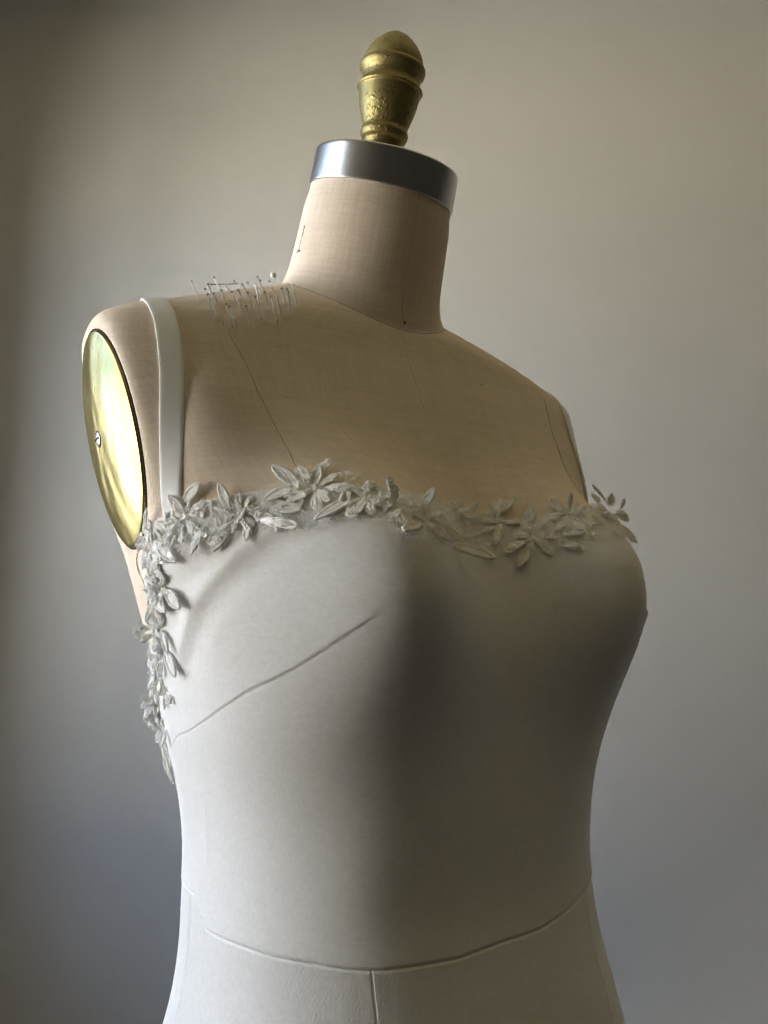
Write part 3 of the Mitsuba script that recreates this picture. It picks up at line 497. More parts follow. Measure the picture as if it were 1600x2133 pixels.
n, m = 240, 90
phi = np.linspace(0, 2 * np.pi, n, endpoint=False)
sg = np.linspace(-0.9, 0.7, 400)
ins = inside_body(neck_point(phi[:, None] + 0 * sg, sg + 0 * phi[:, None])) & (sg[None] * ln + bz < 39.8)
s0 = np.array([sg[np.where(r)[0].max()] if r.any() else 0.0 for r in ins])
k = np.exp(-0.5 * (np.arange(-9, 10) / 4.0) ** 2)
s0 = np.convolve(np.r_[s0[-9:], s0, s0[:9]], k / k.sum(), 'valid')
t = np.linspace(0, 1, m) ** 1.6
S = np.concatenate([s0[:, None] - 0.05, s0[:, None] + (1 - s0[:, None]) * t], 1)
P2 = phi[:, None] + 0 * S
flare = 0.75 * np.exp(-np.maximum(S - s0[:, None], 0) * ln / 0.55) + 0.12
flare[:, 0] = 0.9
flare = flare * smooth01((1.0 - S) / 0.25) + 0.0
V = neck_point(P2, S, flare)
bt, bz_ = np.meshgrid(np.linspace(0, 2 * np.pi, 700), np.linspace(24, 39.4, 420), indexing='ij')
bp, bn = body(bt, bz_).reshape(-1, 3), normal(body, bt, bz_).reshape(-1, 3)
_, bi = cKDTree(bp).query(V[:, 1])
shift = bp[bi] - bn[bi] * 0.01 - V[:, 1]
for _ in range(6):
    shift = (np.roll(shift, 1, 0) + 2 * shift + np.roll(shift, -1, 0)) / 4
high = np.maximum(S - s0[:, None], 0) * ln
V = V + shift[:, None] * np.exp(-(high / 0.5) ** 1.5)[..., None]
V[:, 0] = V[:, 1] - bn[bi] * 0.25
uv = np.stack([P2 * 0.052, S * ln * 0.01 + 0.7], -1).reshape(-1, 2)
put('dress_form__neck', V.reshape(-1, 3), lattice(n, m + 1, True), 'linen', uv=uv)
put('dress_form__neck_seam', *tubes([V[np.r_[0:n, 0], 2] + bn[bi][np.r_[0:n, 0]] * 0.012], 0.02, 5, AX), 'seam_thread', label='fine seam where the neck joins the shoulders')
s = np.linspace(s0[n // 4] + 0.01, 1.0, 60)
cf = neck_point(np.full(60, 1.62), s, 0.12 * smooth01((1 - s) / 0.25) + 0.75 * np.exp(-(s - s[0]) * ln / 0.55) - 0.005)
put('dress_form__centre_seam', *tubes([cf], 0.010, 5, (0, 1, 0)), 'seam_thread')
zc = np.linspace(35.9, 21.5, 90)
put('dress_form__centre_seam', *tubes([body(np.full(90, np.pi / 2 + 0.004), zc) + [0, -0.004, 0]], 0.009, 5, (0, 1, 0)), 'seam_thread')
pit = neck_point(np.array([1.61]), np.array([s0[n // 4] + 0.012]), 0.75)[0]
knot = trimesh.creation.icosphere(2, 0.10)
put('dress_form__thread_knot', knot.vertices * [1, 0.7, 1.2] * (0.85 + 0.3 * meshkit.noise(knot.vertices * 20))[:, None] + pit, knot.faces, 'dark_gap', label='dark knot of thread at the pit of the neck')
PR = curve(PR, 90)
for sgn in (1, -1):
    a = PR[:, 0] if sgn > 0 else np.pi - PR[:, 0]
    put('dress_form__princess_seam', *tubes([body(a, PR[:, 1]) + normal(body, a, PR[:, 1]) * -0.006], 0.02, 5, (0, 1, 0)), 'seam_thread')
    a2 = a + 0.0035 * sgn
    put('dress_form__princess_seam_welt', *tubes([body(a2, PR[:, 1]) + normal(body, a2, PR[:, 1]) * 0.004], 0.03, 6, (0, 1, 0), 0.6), 'pale_thread')
SD = curve(SD, 60)
wv = 0.028 + 0.055 * np.sin(np.linspace(0, 1, 60) * np.pi * 2.2) ** 2
put('dress_form__side_seam', *tubes([body(SD[:, 0], SD[:, 1]) + normal(body, SD[:, 0], SD[:, 1]) * 0.0], wv[None], 6, (-1, 0, 0), 0.5), 'seam_thread', label='gaping side seam below the arm plate')
put('dress_form__loose_thread', *tubes([body(SD[:44, 0] - 0.012, SD[:44, 1]) + normal(body, SD[:44, 0], SD[:44, 1]) * (0.05 + 0.05 * np.sin(np.arange(44) * 0.35))[:, None]], 0.016, 4), 'pale_thread')

# printed marks on the side of the neck
marks = []
for pts, r in NECK_MARKS:
    c = curve(pts, 14)
    marks.append(tubes([neck_point(c[:, 0], c[:, 1], 0.13)], r, 6, (-1, 0, 0), 0.25))
put('dress_form__printed_mark', *join(marks), 'ink', label='black printed size mark on the side of the neck')

# neck cap: a shallow brushed steel lid with rounded rims
capo = NB + AX * ln
prof = np.array([(-0.02, rt - 0.02), (-0.05, rt + capr + 0.02), (0.0, rt + capr + 0.06), (0.06, rt + capr + 0.07), (caph - 0.14, rt + capr - 0.0), (caph - 0.05, rt + capr - 0.04), (caph, rt + capr - 0.14), (caph + 0.05, rt * 0.8), (caph + 0.09, 0.02)])
d = np.r_[0, np.cumsum(np.linalg.norm(np.diff(prof, axis=0), axis=1))]
fine = np.unique(np.r_[d, np.linspace(0, d[-1], 40)])
prof = np.stack([np.interp(fine, d, prof[:, 0]), np.interp(fine, d, prof[:, 1])], 1)
n = 200
phi = np.linspace(0, 2 * np.pi, n, endpoint=False)
V = round_axis(capo, AX, E1, E2, phi[:, None] + 0 * prof[None, :, 0], prof[None, :, 0] + 0 * phi[:, None], prof[None, :, 1] + 0 * phi[:, None])
uv = np.stack([phi[:, None] * 0.05 + 0 * fine, fine * 0.01 + 0 * phi[:, None]], -1).reshape(-1, 2)
key = numbered('dress_form__neck_cap')
vm = trimesh.Trimesh(world(V.reshape(-1, 3)), lattice(n, len(prof), True), process=False)
scene[key] = ply(vm, 'brushed_steel', smooth=True, uv=uv)
tag(key, 'brushed steel cap on the neck')

# finial: turned and painted gold
FL = math.radians(FIN_LEAN)
FA, F2 = np.array([0, math.sin(FL), math.cos(FL)]), np.array([0, math.cos(FL), -math.sin(FL)])
FO = capo + AX * caph + np.array([FIN_X, 0, 0])
EGG = [(-0.1, 1.25), (1.0, 1.25), (1.3, 1.34), (1.55, 1.56), (1.84, 1.64), (2.05, 1.60), (2.14, 1.545), (2.35, 1.56), (2.9, 1.73), (3.6, 1.93), (4.3, 2.06), (4.62, 2.12), (4.72, 2.22), (4.80, 2.25), (4.87, 2.22), (4.90, 2.10), (5.05, 2.02), (5.3, 1.97), (5.53, 1.98), (5.75, 2.08), (5.98, 2.22), (6.15, 2.26), (6.32, 2.23), (6.42, 2.14), (6.46, 2.05)]
dome = [(6.47 + 2.25 * u, 2.05 * (1 - u ** 1.75) ** 0.70) for u in 1 - np.linspace(1, 0, 40) ** 2.2]


def lathe(key, profile, mat, label=None, nn=160, sm=40):
    p = np.array(profile, float) * [FIN_T[0], FIN_R] + [FIN_T[1], 0]
    ph = np.linspace(0, 2 * np.pi, nn, endpoint=False)
    Vv = round_axis(FO, FA, E1, F2, ph[:, None] + 0 * p[None, :, 0], p[None, :, 0] + 0 * ph[:, None], p[None, :, 1] + 0 * ph[:, None])
    return put(key, Vv.reshape(-1, 3), lattice(nn, len(p), True), mat, smooth=sm, label=label)


e = np.array(EGG)
dd = np.r_[0, np.cumsum(np.linalg.norm(np.diff(e, axis=0), axis=1))]
ff = np.unique(np.r_[dd, np.linspace(0, dd[-1], 150)])
lathe('dress_form__finial', np.stack([PchipInterpolator(dd, e[:, 0])(ff), PchipInterpolator(dd, e[:, 1])(ff)], 1), 'gold_paint', 'turned wooden finial painted dull gold with flaking beads')
scene_key = lathe('dress_form__finial__egg_tip', dome, 'dull_gold')

# arm plates: shallow brass domes in a dark gap
PU = np.array([0, 0, 1.0]) - PLATE_N * PLATE_N[2]
PU /= np.linalg.norm(PU)
PW = np.cross(PLATE_N, PU)
ro = -0.0418
PU, PW = PU * math.cos(ro) + PW * math.sin(ro), PW * math.cos(ro) - PU * math.sin(ro)
n, m = 160, 40
ph = np.linspace(0, 2 * np.pi, n, endpoint=False)[:, None]
r = np.r_[1.0, 0.998, 0.993, np.linspace(0.985, 0.0, m - 3)][None]
hh = np.r_[-0.15, 0.0, 0.10, 0.12 + 0.70 * (1 - np.linspace(0.985, 0, m - 3) ** 2.4)][None]
V = PLATE_C + (r * np.cos(ph) * 4.526)[..., None] * PW + (r * np.sin(ph) * 6.240)[..., None] * PU + (hh + 0 * ph)[..., None] * PLATE_N
ring = PLATE_C + (np.cos(ph) * (4.526 + 0.05)) * PW + (np.sin(ph) * (6.240 + 0.05)) * PU + 0.0 * PLATE_N
for side_ in (1,):
    mm = np.array([side_, 1, 1])
    F = lattice(n, m, True)
    pk = put('dress_form__arm_plate', V.reshape(-1, 3) * mm, F if side_ > 0 else F[:, ::-1], 'brass', smooth=35, label='polished brass arm plate with a screw in it' if side_ > 0 else None)
    put('dress_form__plate_gap', *tubes([np.concatenate([ring, ring[:1]]) * mm], 0.055, 6, PLATE_N * mm), 'dark_gap')
    sc = trimesh.creation.icosphere(2, 1.0)
    R = np.stack([PW, PU, PLATE_N])
    c = PLATE_C + PLATE_N * 0.80 + PU * 0.1 + PW * 0.05
    put(pk + '__screw', ((sc.vertices * [0.42, 0.42, 0.13]) @ R + c) * mm, sc.faces if side_ > 0 else sc.faces[:, ::-1], 'screw_steel')
    put(pk + '__screw_rim', *tubes([(np.stack([0.44 * np.cos(ph[:, 0]), 0.44 * np.sin(ph[:, 0]), 0 * ph[:, 0] - 0.005], 1)[np.r_[0:n, 0]]) @ R + c], 0.05, 6, PLATE_N), 'dark_gap')
    slot = trimesh.creation.box((0.66, 0.10, 0.08))
    put(pk + '__screw_slot', ((slot.vertices + [0, 0, 0.10]) @ R + c) * mm, slot.faces, 'dark_gap', smooth=False)

# small marks on the cloth
for (a, z, rr, mat) in ((*SPOT_DARK[0], 0.09, 'seam_thread'), (*SPOT_PALE[0], 0.06, 'pale_thread')):
    b = trimesh.creation.icosphere(1, rr)
    put('dress_form__lint', b.vertices * [1, 0.5, 0.8] + body(np.array([a]), np.array([z]))[0], b.faces, mat)
tag('dress_form', "linen covered tailor's dress form with gold finial, steel neck cap and brass arm plate", 'dress form')

# ------------------------------------------------------------------ the gown


def line_field(P, N, pts, mirror=False):
    """Signed distance across, and place along (0..1), a line drawn on the body through the (angle, height) points."""
    c = curve(pts, 60)
    a = np.pi - c[:, 0] if mirror else c[:, 0]
    L = body(a, c[:, 1])
    t_ = np.gradient(L, axis=0)
    t_ /= np.linalg.norm(t_, axis=1, keepdims=True)
    shp = P.shape[:-1]
    d_, i_ = cKDTree(L).query(P.reshape(-1, 3))
    v_ = P.reshape(-1, 3) - L[i_]
    al = (v_ * t_[i_]).sum(1)
    side_ = np.cross(t_[i_], N.reshape(-1, 3))
    sd = (v_ * side_).sum(1) * (-1 if mirror else 1)
    ends = (i_ == 0) & (al < 0) | (i_ == 59) & (al > 0)
    return sd.reshape(shp), (i_ / 59.0).reshape(shp), np.where(ends, np.abs(al), 0).reshape(shp), d_.reshape(shp)


def gown_disp(P, N, bodice=True):
    d = np.zeros(P.shape[:-1])
    for mir in (False, True):
        if bodice:
            x, t_, e_, q_ = line_field(P, N, DART, mir)
            near = 1 - smooth01((q_ - 1.5) / 1.5)               # x is positive above the dart: that side is folded over the lower one
            am = (0.4 + 0.6 * smooth01(t_ * 2)) * smooth01((1.0 - t_) / 0.12) * np.exp(-(e_ / 0.2) ** 2) * (2.0 if mir else 1.0)
            d += near * am * (0.042 * smooth01((x + 0.03) / 0.07) * np.exp(-np.maximum(x, 0) / 0.9) - 0.018 * np.exp(-((x + 0.05) / 0.06) ** 2))
            x, t_, e_, q_ = line_field(P, N, FOLD, mir)
            w = np.exp(-(e_ / 1.2) ** 2) * (1 - smooth01((q_ - 1.8) / 1.5))
            d += w * (0.09 * np.exp(-(x / 0.5) ** 2) - 0.05 * np.exp(-((x - 1.1) / 0.7) ** 2) - 0.03 * np.exp(-((x + 1.2) / 0.7) ** 2))
        if bodice and mir:                                 # the far dart ends in a small sharp pucker
            tip = body(np.array([np.pi - DART[-1][0]]), np.array([DART[-1][1]]))[0]
            rr = np.linalg.norm(P - tip, axis=-1)
            d += 0.13 * np.exp(-(rr / 0.55) ** 2) * np.where(P[..., 2] < tip[2] + 0.1, 1.0, np.exp(-((P[..., 2] - tip[2] - 0.1) / 0.1) ** 2))
        if not mir:
            x, t_, e_, q_ = line_field(P, N, RIDGE, mir)
            d += 0.36 * np.exp(-(q_ / 2.8) ** 2) * smooth01(t_ * 1.3)
            x, t_, e_, q_ = line_field(P, N, DRAPE, mir)
            d += 0.035 * np.exp(-(q_ / 0.33) ** 2) * np.sin(np.pi * t_)
    d += 0.05 * (meshkit.fbm(P * 0.16, 2) - 0.5)
    return d


def gown_point(th_, z_, off):
    N = normal(body, th_, z_)
    P = body(th_, z_)
    return P + N * off[..., None]


# columns spaced evenly along the upper edge
a = np.linspace(-np.pi / 2, 3 * np.pi / 2, 4000)
E = body(a, TOP(a))
W_ = body(a, waist(a))
front = 1 + 1.4 * np.exp(-((a - 2.3) / 1.1) ** 2)
ds = (np.linalg.norm(np.diff(E, axis=0), axis=1) * 0.6 + np.linalg.norm(np.diff(W_, axis=0), axis=1)) * front[1:]
cum = np.r_[0, np.cumsum(ds)]
n = 820
col = np.interp(np.linspace(0, cum[-1], n), cum, a)
m = 330
row = np.linspace(0, 1, m)
row = row + 0.0
thg = col[:, None] + 0 * row
zb, zt = waist(col)[:, None], TOP(col)[:, None]
zg = zb + (zt - zb) * row
N = normal(body, thg, zg)
B0 = body(thg, zg)
off = 0.05 + 0.09 * np.exp(-(zt - zg) / 2.0) + gown_disp(B0, N)
hem = (zg - zb)
off = off + 0.03 * np.exp(-(hem / 0.9) ** 2) - 0.10 * np.exp(-(hem / 0.07) ** 2)   # rolls in at the waist seam
off[:, -1] -= 0.025
outer = B0 + N * off[..., None]
# the edge is folded over: a narrow facing inside
zin = zt - np.array([0.0, 0.25, 0.8, 1.6])[None]
zin = np.maximum(zin, zb + 0.05)
thin = col[:, None] + 0 * zin
inner = body(thin, zin) + normal(body, thin, zin) * (off[:, -1:] - np.array([0.06, 0.10, 0.11, 0.12])[None])[..., None]
V = np.concatenate([outer, inner], 1)
arc = np.r_[0, np.cumsum(np.linalg.norm(np.diff(W_, axis=0), axis=1))]
uu = np.interp(col, a, arc) * 0.01
uv = np.stack([uu[:, None] + 0 * V[..., 0], np.concatenate([zg, zin], 1) * 0.01], -1).reshape(-1, 2)
put('gown__bodice', V.reshape(-1, 3), lattice(n, V.shape[1]), 'crepe', uv=uv, label='plain white crepe bodice with a slanting bust dart on each side')

SEAMS = [lambda z: np.interp(z, SEAM_R[:, 0], SEAM_R[:, 1]), lambda z: SEAM_L + 0 * z, lambda z: SEAM_S + 0.0 * z, lambda z: 2 * np.pi + 0.0 * z]


def skirt_panel(a0, a1, n, label, o=0.03):
    tv = np.linspace(0, 1, n)[:, None]
    tv = 0.5 - 0.5 * np.cos(np.pi * tv) if n < 60 else tv
    depth = np.r_[np.linspace(0, 1.2, 26) ** 1.0, np.linspace(1.25, 12, 130), np.linspace(12.6, 44, 24)][None]
    thp = a0(0 * depth + 1.0 - depth) + (a1(1.0 - depth) - a0(1.0 - depth)) * tv
    for _ in range(2):
        z_ = waist(thp) - depth
        lo, hi = a0(z_), a1(z_)
        thp = lo + (hi - lo) * tv
    z_ = waist(thp) - depth
    Nn = normal(body, thp, z_)
    Bb = body(thp, z_)
    wid = np.linalg.norm(np.diff(Bb, axis=0), axis=-1).sum(0)[None]
    e0, e1 = tv * wid, (1 - tv) * wid
    of = o + gown_disp(Bb, Nn, False) * np.exp(-depth / 6.0)
    of = of - 0.08 * np.exp(-(depth / 0.06) ** 2) + 0.01 * np.exp(-(depth / 0.6) ** 2)
    for e_ in (e0, e1):
        of = of - 0.07 * np.exp(-(e_ / 0.05) ** 2) + 0.012 * np.exp(-(e_ / 0.5) ** 2)
    of = of + 0.02 * np.maximum(depth - 3, 0)
    Vv = Bb + Nn * of[..., None]
    uvv = np.stack([(np.cumsum(np.r_[np.zeros((1, depth.shape[1])), np.linalg.norm(np.diff(Bb, axis=0), axis=-1)], 0)) * 0.01, z_ * 0.01], -1).reshape(-1, 2)
    return put('gown__skirt_panel', Vv.reshape(-1, 3), lattice(n, depth.shape[1]), 'twill', uv=uvv, label=label)


skirt_panel(SEAMS[0], SEAMS[1], 300, 'front panel of the skirt, right of the centre seam')
skirt_panel(SEAMS[1], SEAMS[2], 240, 'lit left panel of the skirt with a diagonal weave')
skirt_panel(lambda z: 0.0 * z, SEAMS[0], 160, 'narrow side panel of the skirt at the right', 0.0)
skirt_panel(SEAMS[2], SEAMS[3], 160, None)

# straps: soft flat tubes lying over the shoulders
BT, BZ = np.meshgrid(np.linspace(0, 2 * np.pi, 700), np.linspace(4, 39.4, 420), indexing='ij')
BP = body(BT, BZ).reshape(-1, 3)
BN = normal(body, BT, BZ).reshape(-1, 3)
TREE = cKDTree(BP)
SP = curve(STRAP, 160)
for side_ in (1, -1):
    _, ii = TREE.query(SP * [side_, 1, 1])
    sn = BN[ii].copy()
    cp = BP[ii].copy()
    for _ in range(16):
        sn[1:-1] = (sn[:-2] + 2 * sn[1:-1] + sn[2:]) / 4
        cp[1:-1] = (cp[:-2] + 2 * cp[1:-1] + cp[2:]) / 4
    sn /= np.linalg.norm(sn, axis=1, keepdims=True)
    cp = cp + sn * 0.12
    tg = np.gradient(cp, axis=0)
    tg /= np.linalg.norm(tg, axis=1, keepdims=True)
    wd = np.cross(sn, tg)
    ang = np.linspace(0, 2 * np.pi, 28, endpoint=False)
    cx = 0.63 * np.sign(np.cos(ang)) * np.abs(np.cos(ang)) ** 0.35
    cy = 0.105 * np.sign(np.sin(ang)) * np.abs(np.sin(ang)) ** 0.6
    Vs = cp[:, None] + cx[None, :, None] * wd[:, None] + cy[None, :, None] * sn[:, None]
    Vs = np.concatenate([Vs, Vs[:, :1]], 1)
    uvs = np.stack([np.linspace(0, 0.5, len(cp))[:, None] + 0 * Vs[..., 0], np.linspace(0, 0.03, 29)[None] + 0 * Vs[..., 0]], -1).reshape(-1, 2)
    put('gown__strap', Vs.reshape(-1, 3), lattice(len(cp), 29)[:, ::-1], 'satin', uv=uvs, label='white strap over the near shoulder' if side_ > 0 else 'shadowed strap over the far shoulder')

# ------------------------------------------------------------------ lace: embroidered flowers and leaves, each petal of real threads
rng = np.random.default_rng(11)
EYE = np.array([-30.4, 42.4, 15.0])                       # the open side, towards which the free edges curl (front right of the form)


def shape_w(x, ty):
    if ty == 's':
        return np.sin(np.pi * np.clip(x, 0, 1) ** 0.85) ** 0.7
    x = np.clip(x, 0.0, 1.0)
    return 1.12 * (0.12 + 0.88 * x ** 0.8) * (1 - x ** 5) ** 0.5


def petal(ty, L, W, curl):
    """(threads mesh, sheet mesh, beads mesh or None) in a local frame: x along, y across, z out; centimetres."""
    h = W / 2

    def lift(x, y):
        return 0.07 + curl * np.maximum(x, 0) ** 1.6 + 0.10 * L * np.sin(np.pi * x) * 0.5 - 0.25 * (y / max(h, 0.05)) ** 2 * h * 0.5

    def place(x, y):
        return np.stack([x * L, y, lift(x, y)], -1)

    xs, ys = np.meshgrid(np.linspace(0.02, 0.98, 12), np.linspace(-1, 1, 7), indexing='ij')
    sheet = (place(xs, ys * h * shape_w(xs, ty) * 0.93).reshape(-1, 3) - [0, 0, 0.012], lattice(12, 7))
    parts, beads = [], None

    def add(paths, rad, sides):
        paths = np.asarray(paths)
        parts.append((tubes(paths, rad, sides), paths.shape[1] * sides))

    if ty == 'r':                                          # long stitches fanning out from the base
        for layer in range(2):
            k = max(5, int(W / 0.085))
            y1 = np.linspace(-1, 1, k) + rng.uniform(-0.06, 0.06, k)
            x0, x1 = (rng.uniform(0.0, 0.3, k), rng.uniform(0.5, 0.72, k)) if layer else (rng.uniform(0.35, 0.55, k), rng.uniform(0.86, 1.0, k) - 0.22 * np.abs(y1) ** 2)
            x1 = np.maximum(x1, x0 + 0.2)
            u = np.linspace(0, 1, 5)[None]
            x = x0[:, None] + (x1 - x0)[:, None] * u
            y = y1[:, None] * h * shape_w(np.clip(x, 0.02, 0.95), 'r')
            p = place(x, y)
            p[..., 2] += 0.035 * np.sin(np.pi * u) + rng.uniform(0, 0.03, (k, 1))
            add(p, 0.036 * np.sin(np.pi * (0.15 + 0.7 * u)) + 0.006, 4)
    if ty in 's':                                          # satin stitches wrapped over a cord along both edges
        for sg_ in (1, -1):
            k = max(7, int(L / 0.085))
            xc = np.linspace(0.03, 0.98, k)
            e_ = sg_ * h * shape_w(xc, 's')
            du = np.gradient(e_) / np.gradient(xc * L)
            cs = 1 / np.sqrt(1 + du ** 2)
            wid = np.minimum(0.11, 0.28 * W) * (0.6 + 0.4 * np.sin(np.pi * xc)) * rng.uniform(0.85, 1.15, k)
            nx, ny = -du * cs * sg_, cs * sg_
            u = np.array([-1.0, -0.45, 0.25, 0.75])[None]
            slant = 0.35
            x = xc[:, None] + (nx[:, None] * wid[:, None] * u + slant * wid[:, None] * -u) / L
            y = e_[:, None] + ny[:, None] * wid[:, None] * u
            p = np.stack([x * L, y, lift(np.clip(x, 0, 1.05), np.clip(y, -h, h)) + np.array([0.0, 0.075, 0.075, 0.0])[None]], -1)
            add(p, 0.040, 4)
        k = max(4, int(L / 0.10))
        xc = np.linspace(0.15, 0.85, k)
        u = np.linspace(-0.75, 0.75, 3)[None]
        p = place(xc[:, None] + 0.10 * u, u * h * shape_w(xc, 's')[:, None])
        p[..., 2] += 0.01
        add(p, 0.030, 4)
    if ty in 'lb':                                         # short stitches laid straight across
        k = max(6, int(L / 0.085))
        xc = np.linspace(0.04, 0.97, k)
        u = np.linspace(-1, 1, 5)[None]
        y = u * h * shape_w(xc, 'r')[:, None] * rng.uniform(0.9, 1.08, (k, 1))
        p = place(xc[:, None] + 0.08 * (1 - np.abs(u)) + 0 * u, y)
        p[..., 2] += 0.06 * (1 - u ** 2) * (1.0 if ty == 'l' else 0.3)
        add(p, 0.038, 4)
    if ty == 'b':                                          # rows of short tube beads down the middle
        bl = []
        for yy in np.linspace(-0.45, 0.45, max(1, int(W / 0.17))):
            k = max(2, int(L * 0.8 / 0.17))
            for xc in np.linspace(0.16, 0.84, k):
                j = rng.uniform(-0.03, 0.03)
                x = np.array([xc - 0.062 / L, xc + 0.062 / L])
                p = place(x, np.array([yy * h + j, yy * h - j]))
                p[..., 2] += 0.075
                bl.append(p)
        beads = tubes(np.array(bl), 0.052, 7)
    if ty == 'n':                                          # loose net with tangled thread
        s_ = 0.11
        gx, gy = np.meshgrid(np.arange(0.05, 1.0, s_ / L), np.arange(-1, 1.01, s_ / h), indexing='ij')
        ok = np.abs(gy) < shape_w(gx, 'r')
        q = np.stack([gx[ok], gy[ok]], -1) + rng.normal(0, 0.02, (ok.sum(), 2))
        for ax_ in (np.array([s_ / L, 0.5 * s_ / h]), np.array([-0.3 * s_ / L, s_ / h])):
            a_, b_ = q, q + ax_
            p = np.stack([place(a_[:, 0], a_[:, 1] * h), place(b_[:, 0], b_[:, 1] * h)], 1)
            add(p, 0.012, 3)
        k = 16
        th_ = np.linspace(0, 2 * np.pi, 9)[None]
        cx_, cy_ = rng.uniform(0.25, 0.8, (k, 1)), rng.uniform(-0.5, 0.5, (k, 1))
        rr_ = rng.uniform(0.06, 0.14, (k, 1))
        p = place(cx_ + rr_ * np.cos(th_) / L, cy_ * h + rr_ * np.sin(th_))
        p[..., 2] += 0.03
        add(p, 0.016, 3)
        e_ = np.linspace(0.03, 0.97, 20)
        for sg_ in (1, -1):
            add([place(e_, sg_ * h * shape_w(e_, 'r'))], 0.02, 4)
        sheet = None
    tone = np.concatenate([np.repeat(np.where(rng.uniform(0, 1, len(v_) // k_) < 0.68, rng.uniform(0.93, 1.0, len(v_) // k_), rng.uniform(0.78, 0.9, len(v_) // k_)), k_) for (v_, _), k_ in parts])
    return join([m_ for m_, _ in parts]), sheet, beads, tone


LO, HI = np.array(sorted(NET_LOW)), np.array(sorted(NET_TOP))
SIDE = np.array([e for e in HALF if 8.0 < e[1] < 21.2])


def band_point(u, v):
    """A point on the trimmed edge: u from 0 (far end of the neckline) to 1 (low at the back), v across the band."""
    if u < 0.64:
        a_ = 0.98 + (2.9 - 0.98) * u / 0.64
        z_ = np.interp(a_, LO[:, 0], LO[:, 1]) * (1 - v) + np.interp(a_, HI[:, 0], HI[:, 1]) * v
    else:
        k_ = (u - 0.64) / 0.36
        z_ = 20.8 - 12.5 * k_
        a_ = np.interp(-z_, -SIDE[:, 1], SIDE[:, 0]) + (v - 0.6) * 0.11
    return a_, z_


def row_at(kind_, a_, z_, ang, L, W):
    P_ = body(np.array([a_]), np.array([z_]))[0]
    n_ = normal(body, np.array([a_]), np.array([z_]))[0]
    up_ = np.array([0, 0, 1.0]) - n_ * n_[2]
    up_ /= np.linalg.norm(up_)
    d_ = up_ * math.cos(ang) + np.cross(up_, n_) * math.sin(ang)
    return (kind_, *P_, *(P_ + d_ * L), *n_, W)


filler = np.random.default_rng(5)
DENSE = []
for kind, rows in MOTIFS:                                  # a second, lower round of petals under every flower
    if kind == 'flower':
        c_ = np.mean([r[1:4] for r in rows], 0)
        n_ = np.mean([r[7:10] for r in rows], 0)
        n_ /= np.linalg.norm(n_)
        ml = np.mean([np.linalg.norm(np.array(r[4:7]) - r[1:4]) for r in rows])
        t1 = np.cross(n_, [0, 0, 1.0])
        t1 /= np.linalg.norm(t1)
        t2 = np.cross(n_, t1)
        a0 = filler.uniform(0, 6.28)
        for k in range(5):
            a_ = a0 + k * 1.257 + filler.uniform(-0.25, 0.25)
            d_ = t1 * math.cos(a_) + t2 * math.sin(a_)
            b_ = c_ - n_ * 0.06 + d_ * 0.08
            L_ = ml * filler.uniform(0.75, 1.0)
            rows = rows + [(filler.choice(['r', 'r', 'l', 's']), *b_, *(b_ + d_ * L_), *n_, L_ * filler.uniform(0.38, 0.5))]
    DENSE.append((kind, rows))
for i in range(136):                                        # small leaves that fill the band between the flowers
    u = (i + filler.uniform(0.1, 0.9)) / 92 if i < 92 else 0.63 + 0.37 * (i - 92 + filler.uniform()) / 44
    v = filler.uniform(0.2, 0.75)
    a_, z_ = band_point(u, v)
    out = filler.normal(0, 0.7) + (math.pi if filler.uniform() < 0.5 else 0) + filler.choice([-0.6, 0.6])
    L_ = filler.uniform(0.5, 0.95)
    DENSE.append(('leaf', [row_at(filler.choice(['r', 'r', 's', 'l']), a_, z_, out, L_, L_ * filler.uniform(0.36, 0.5))]))

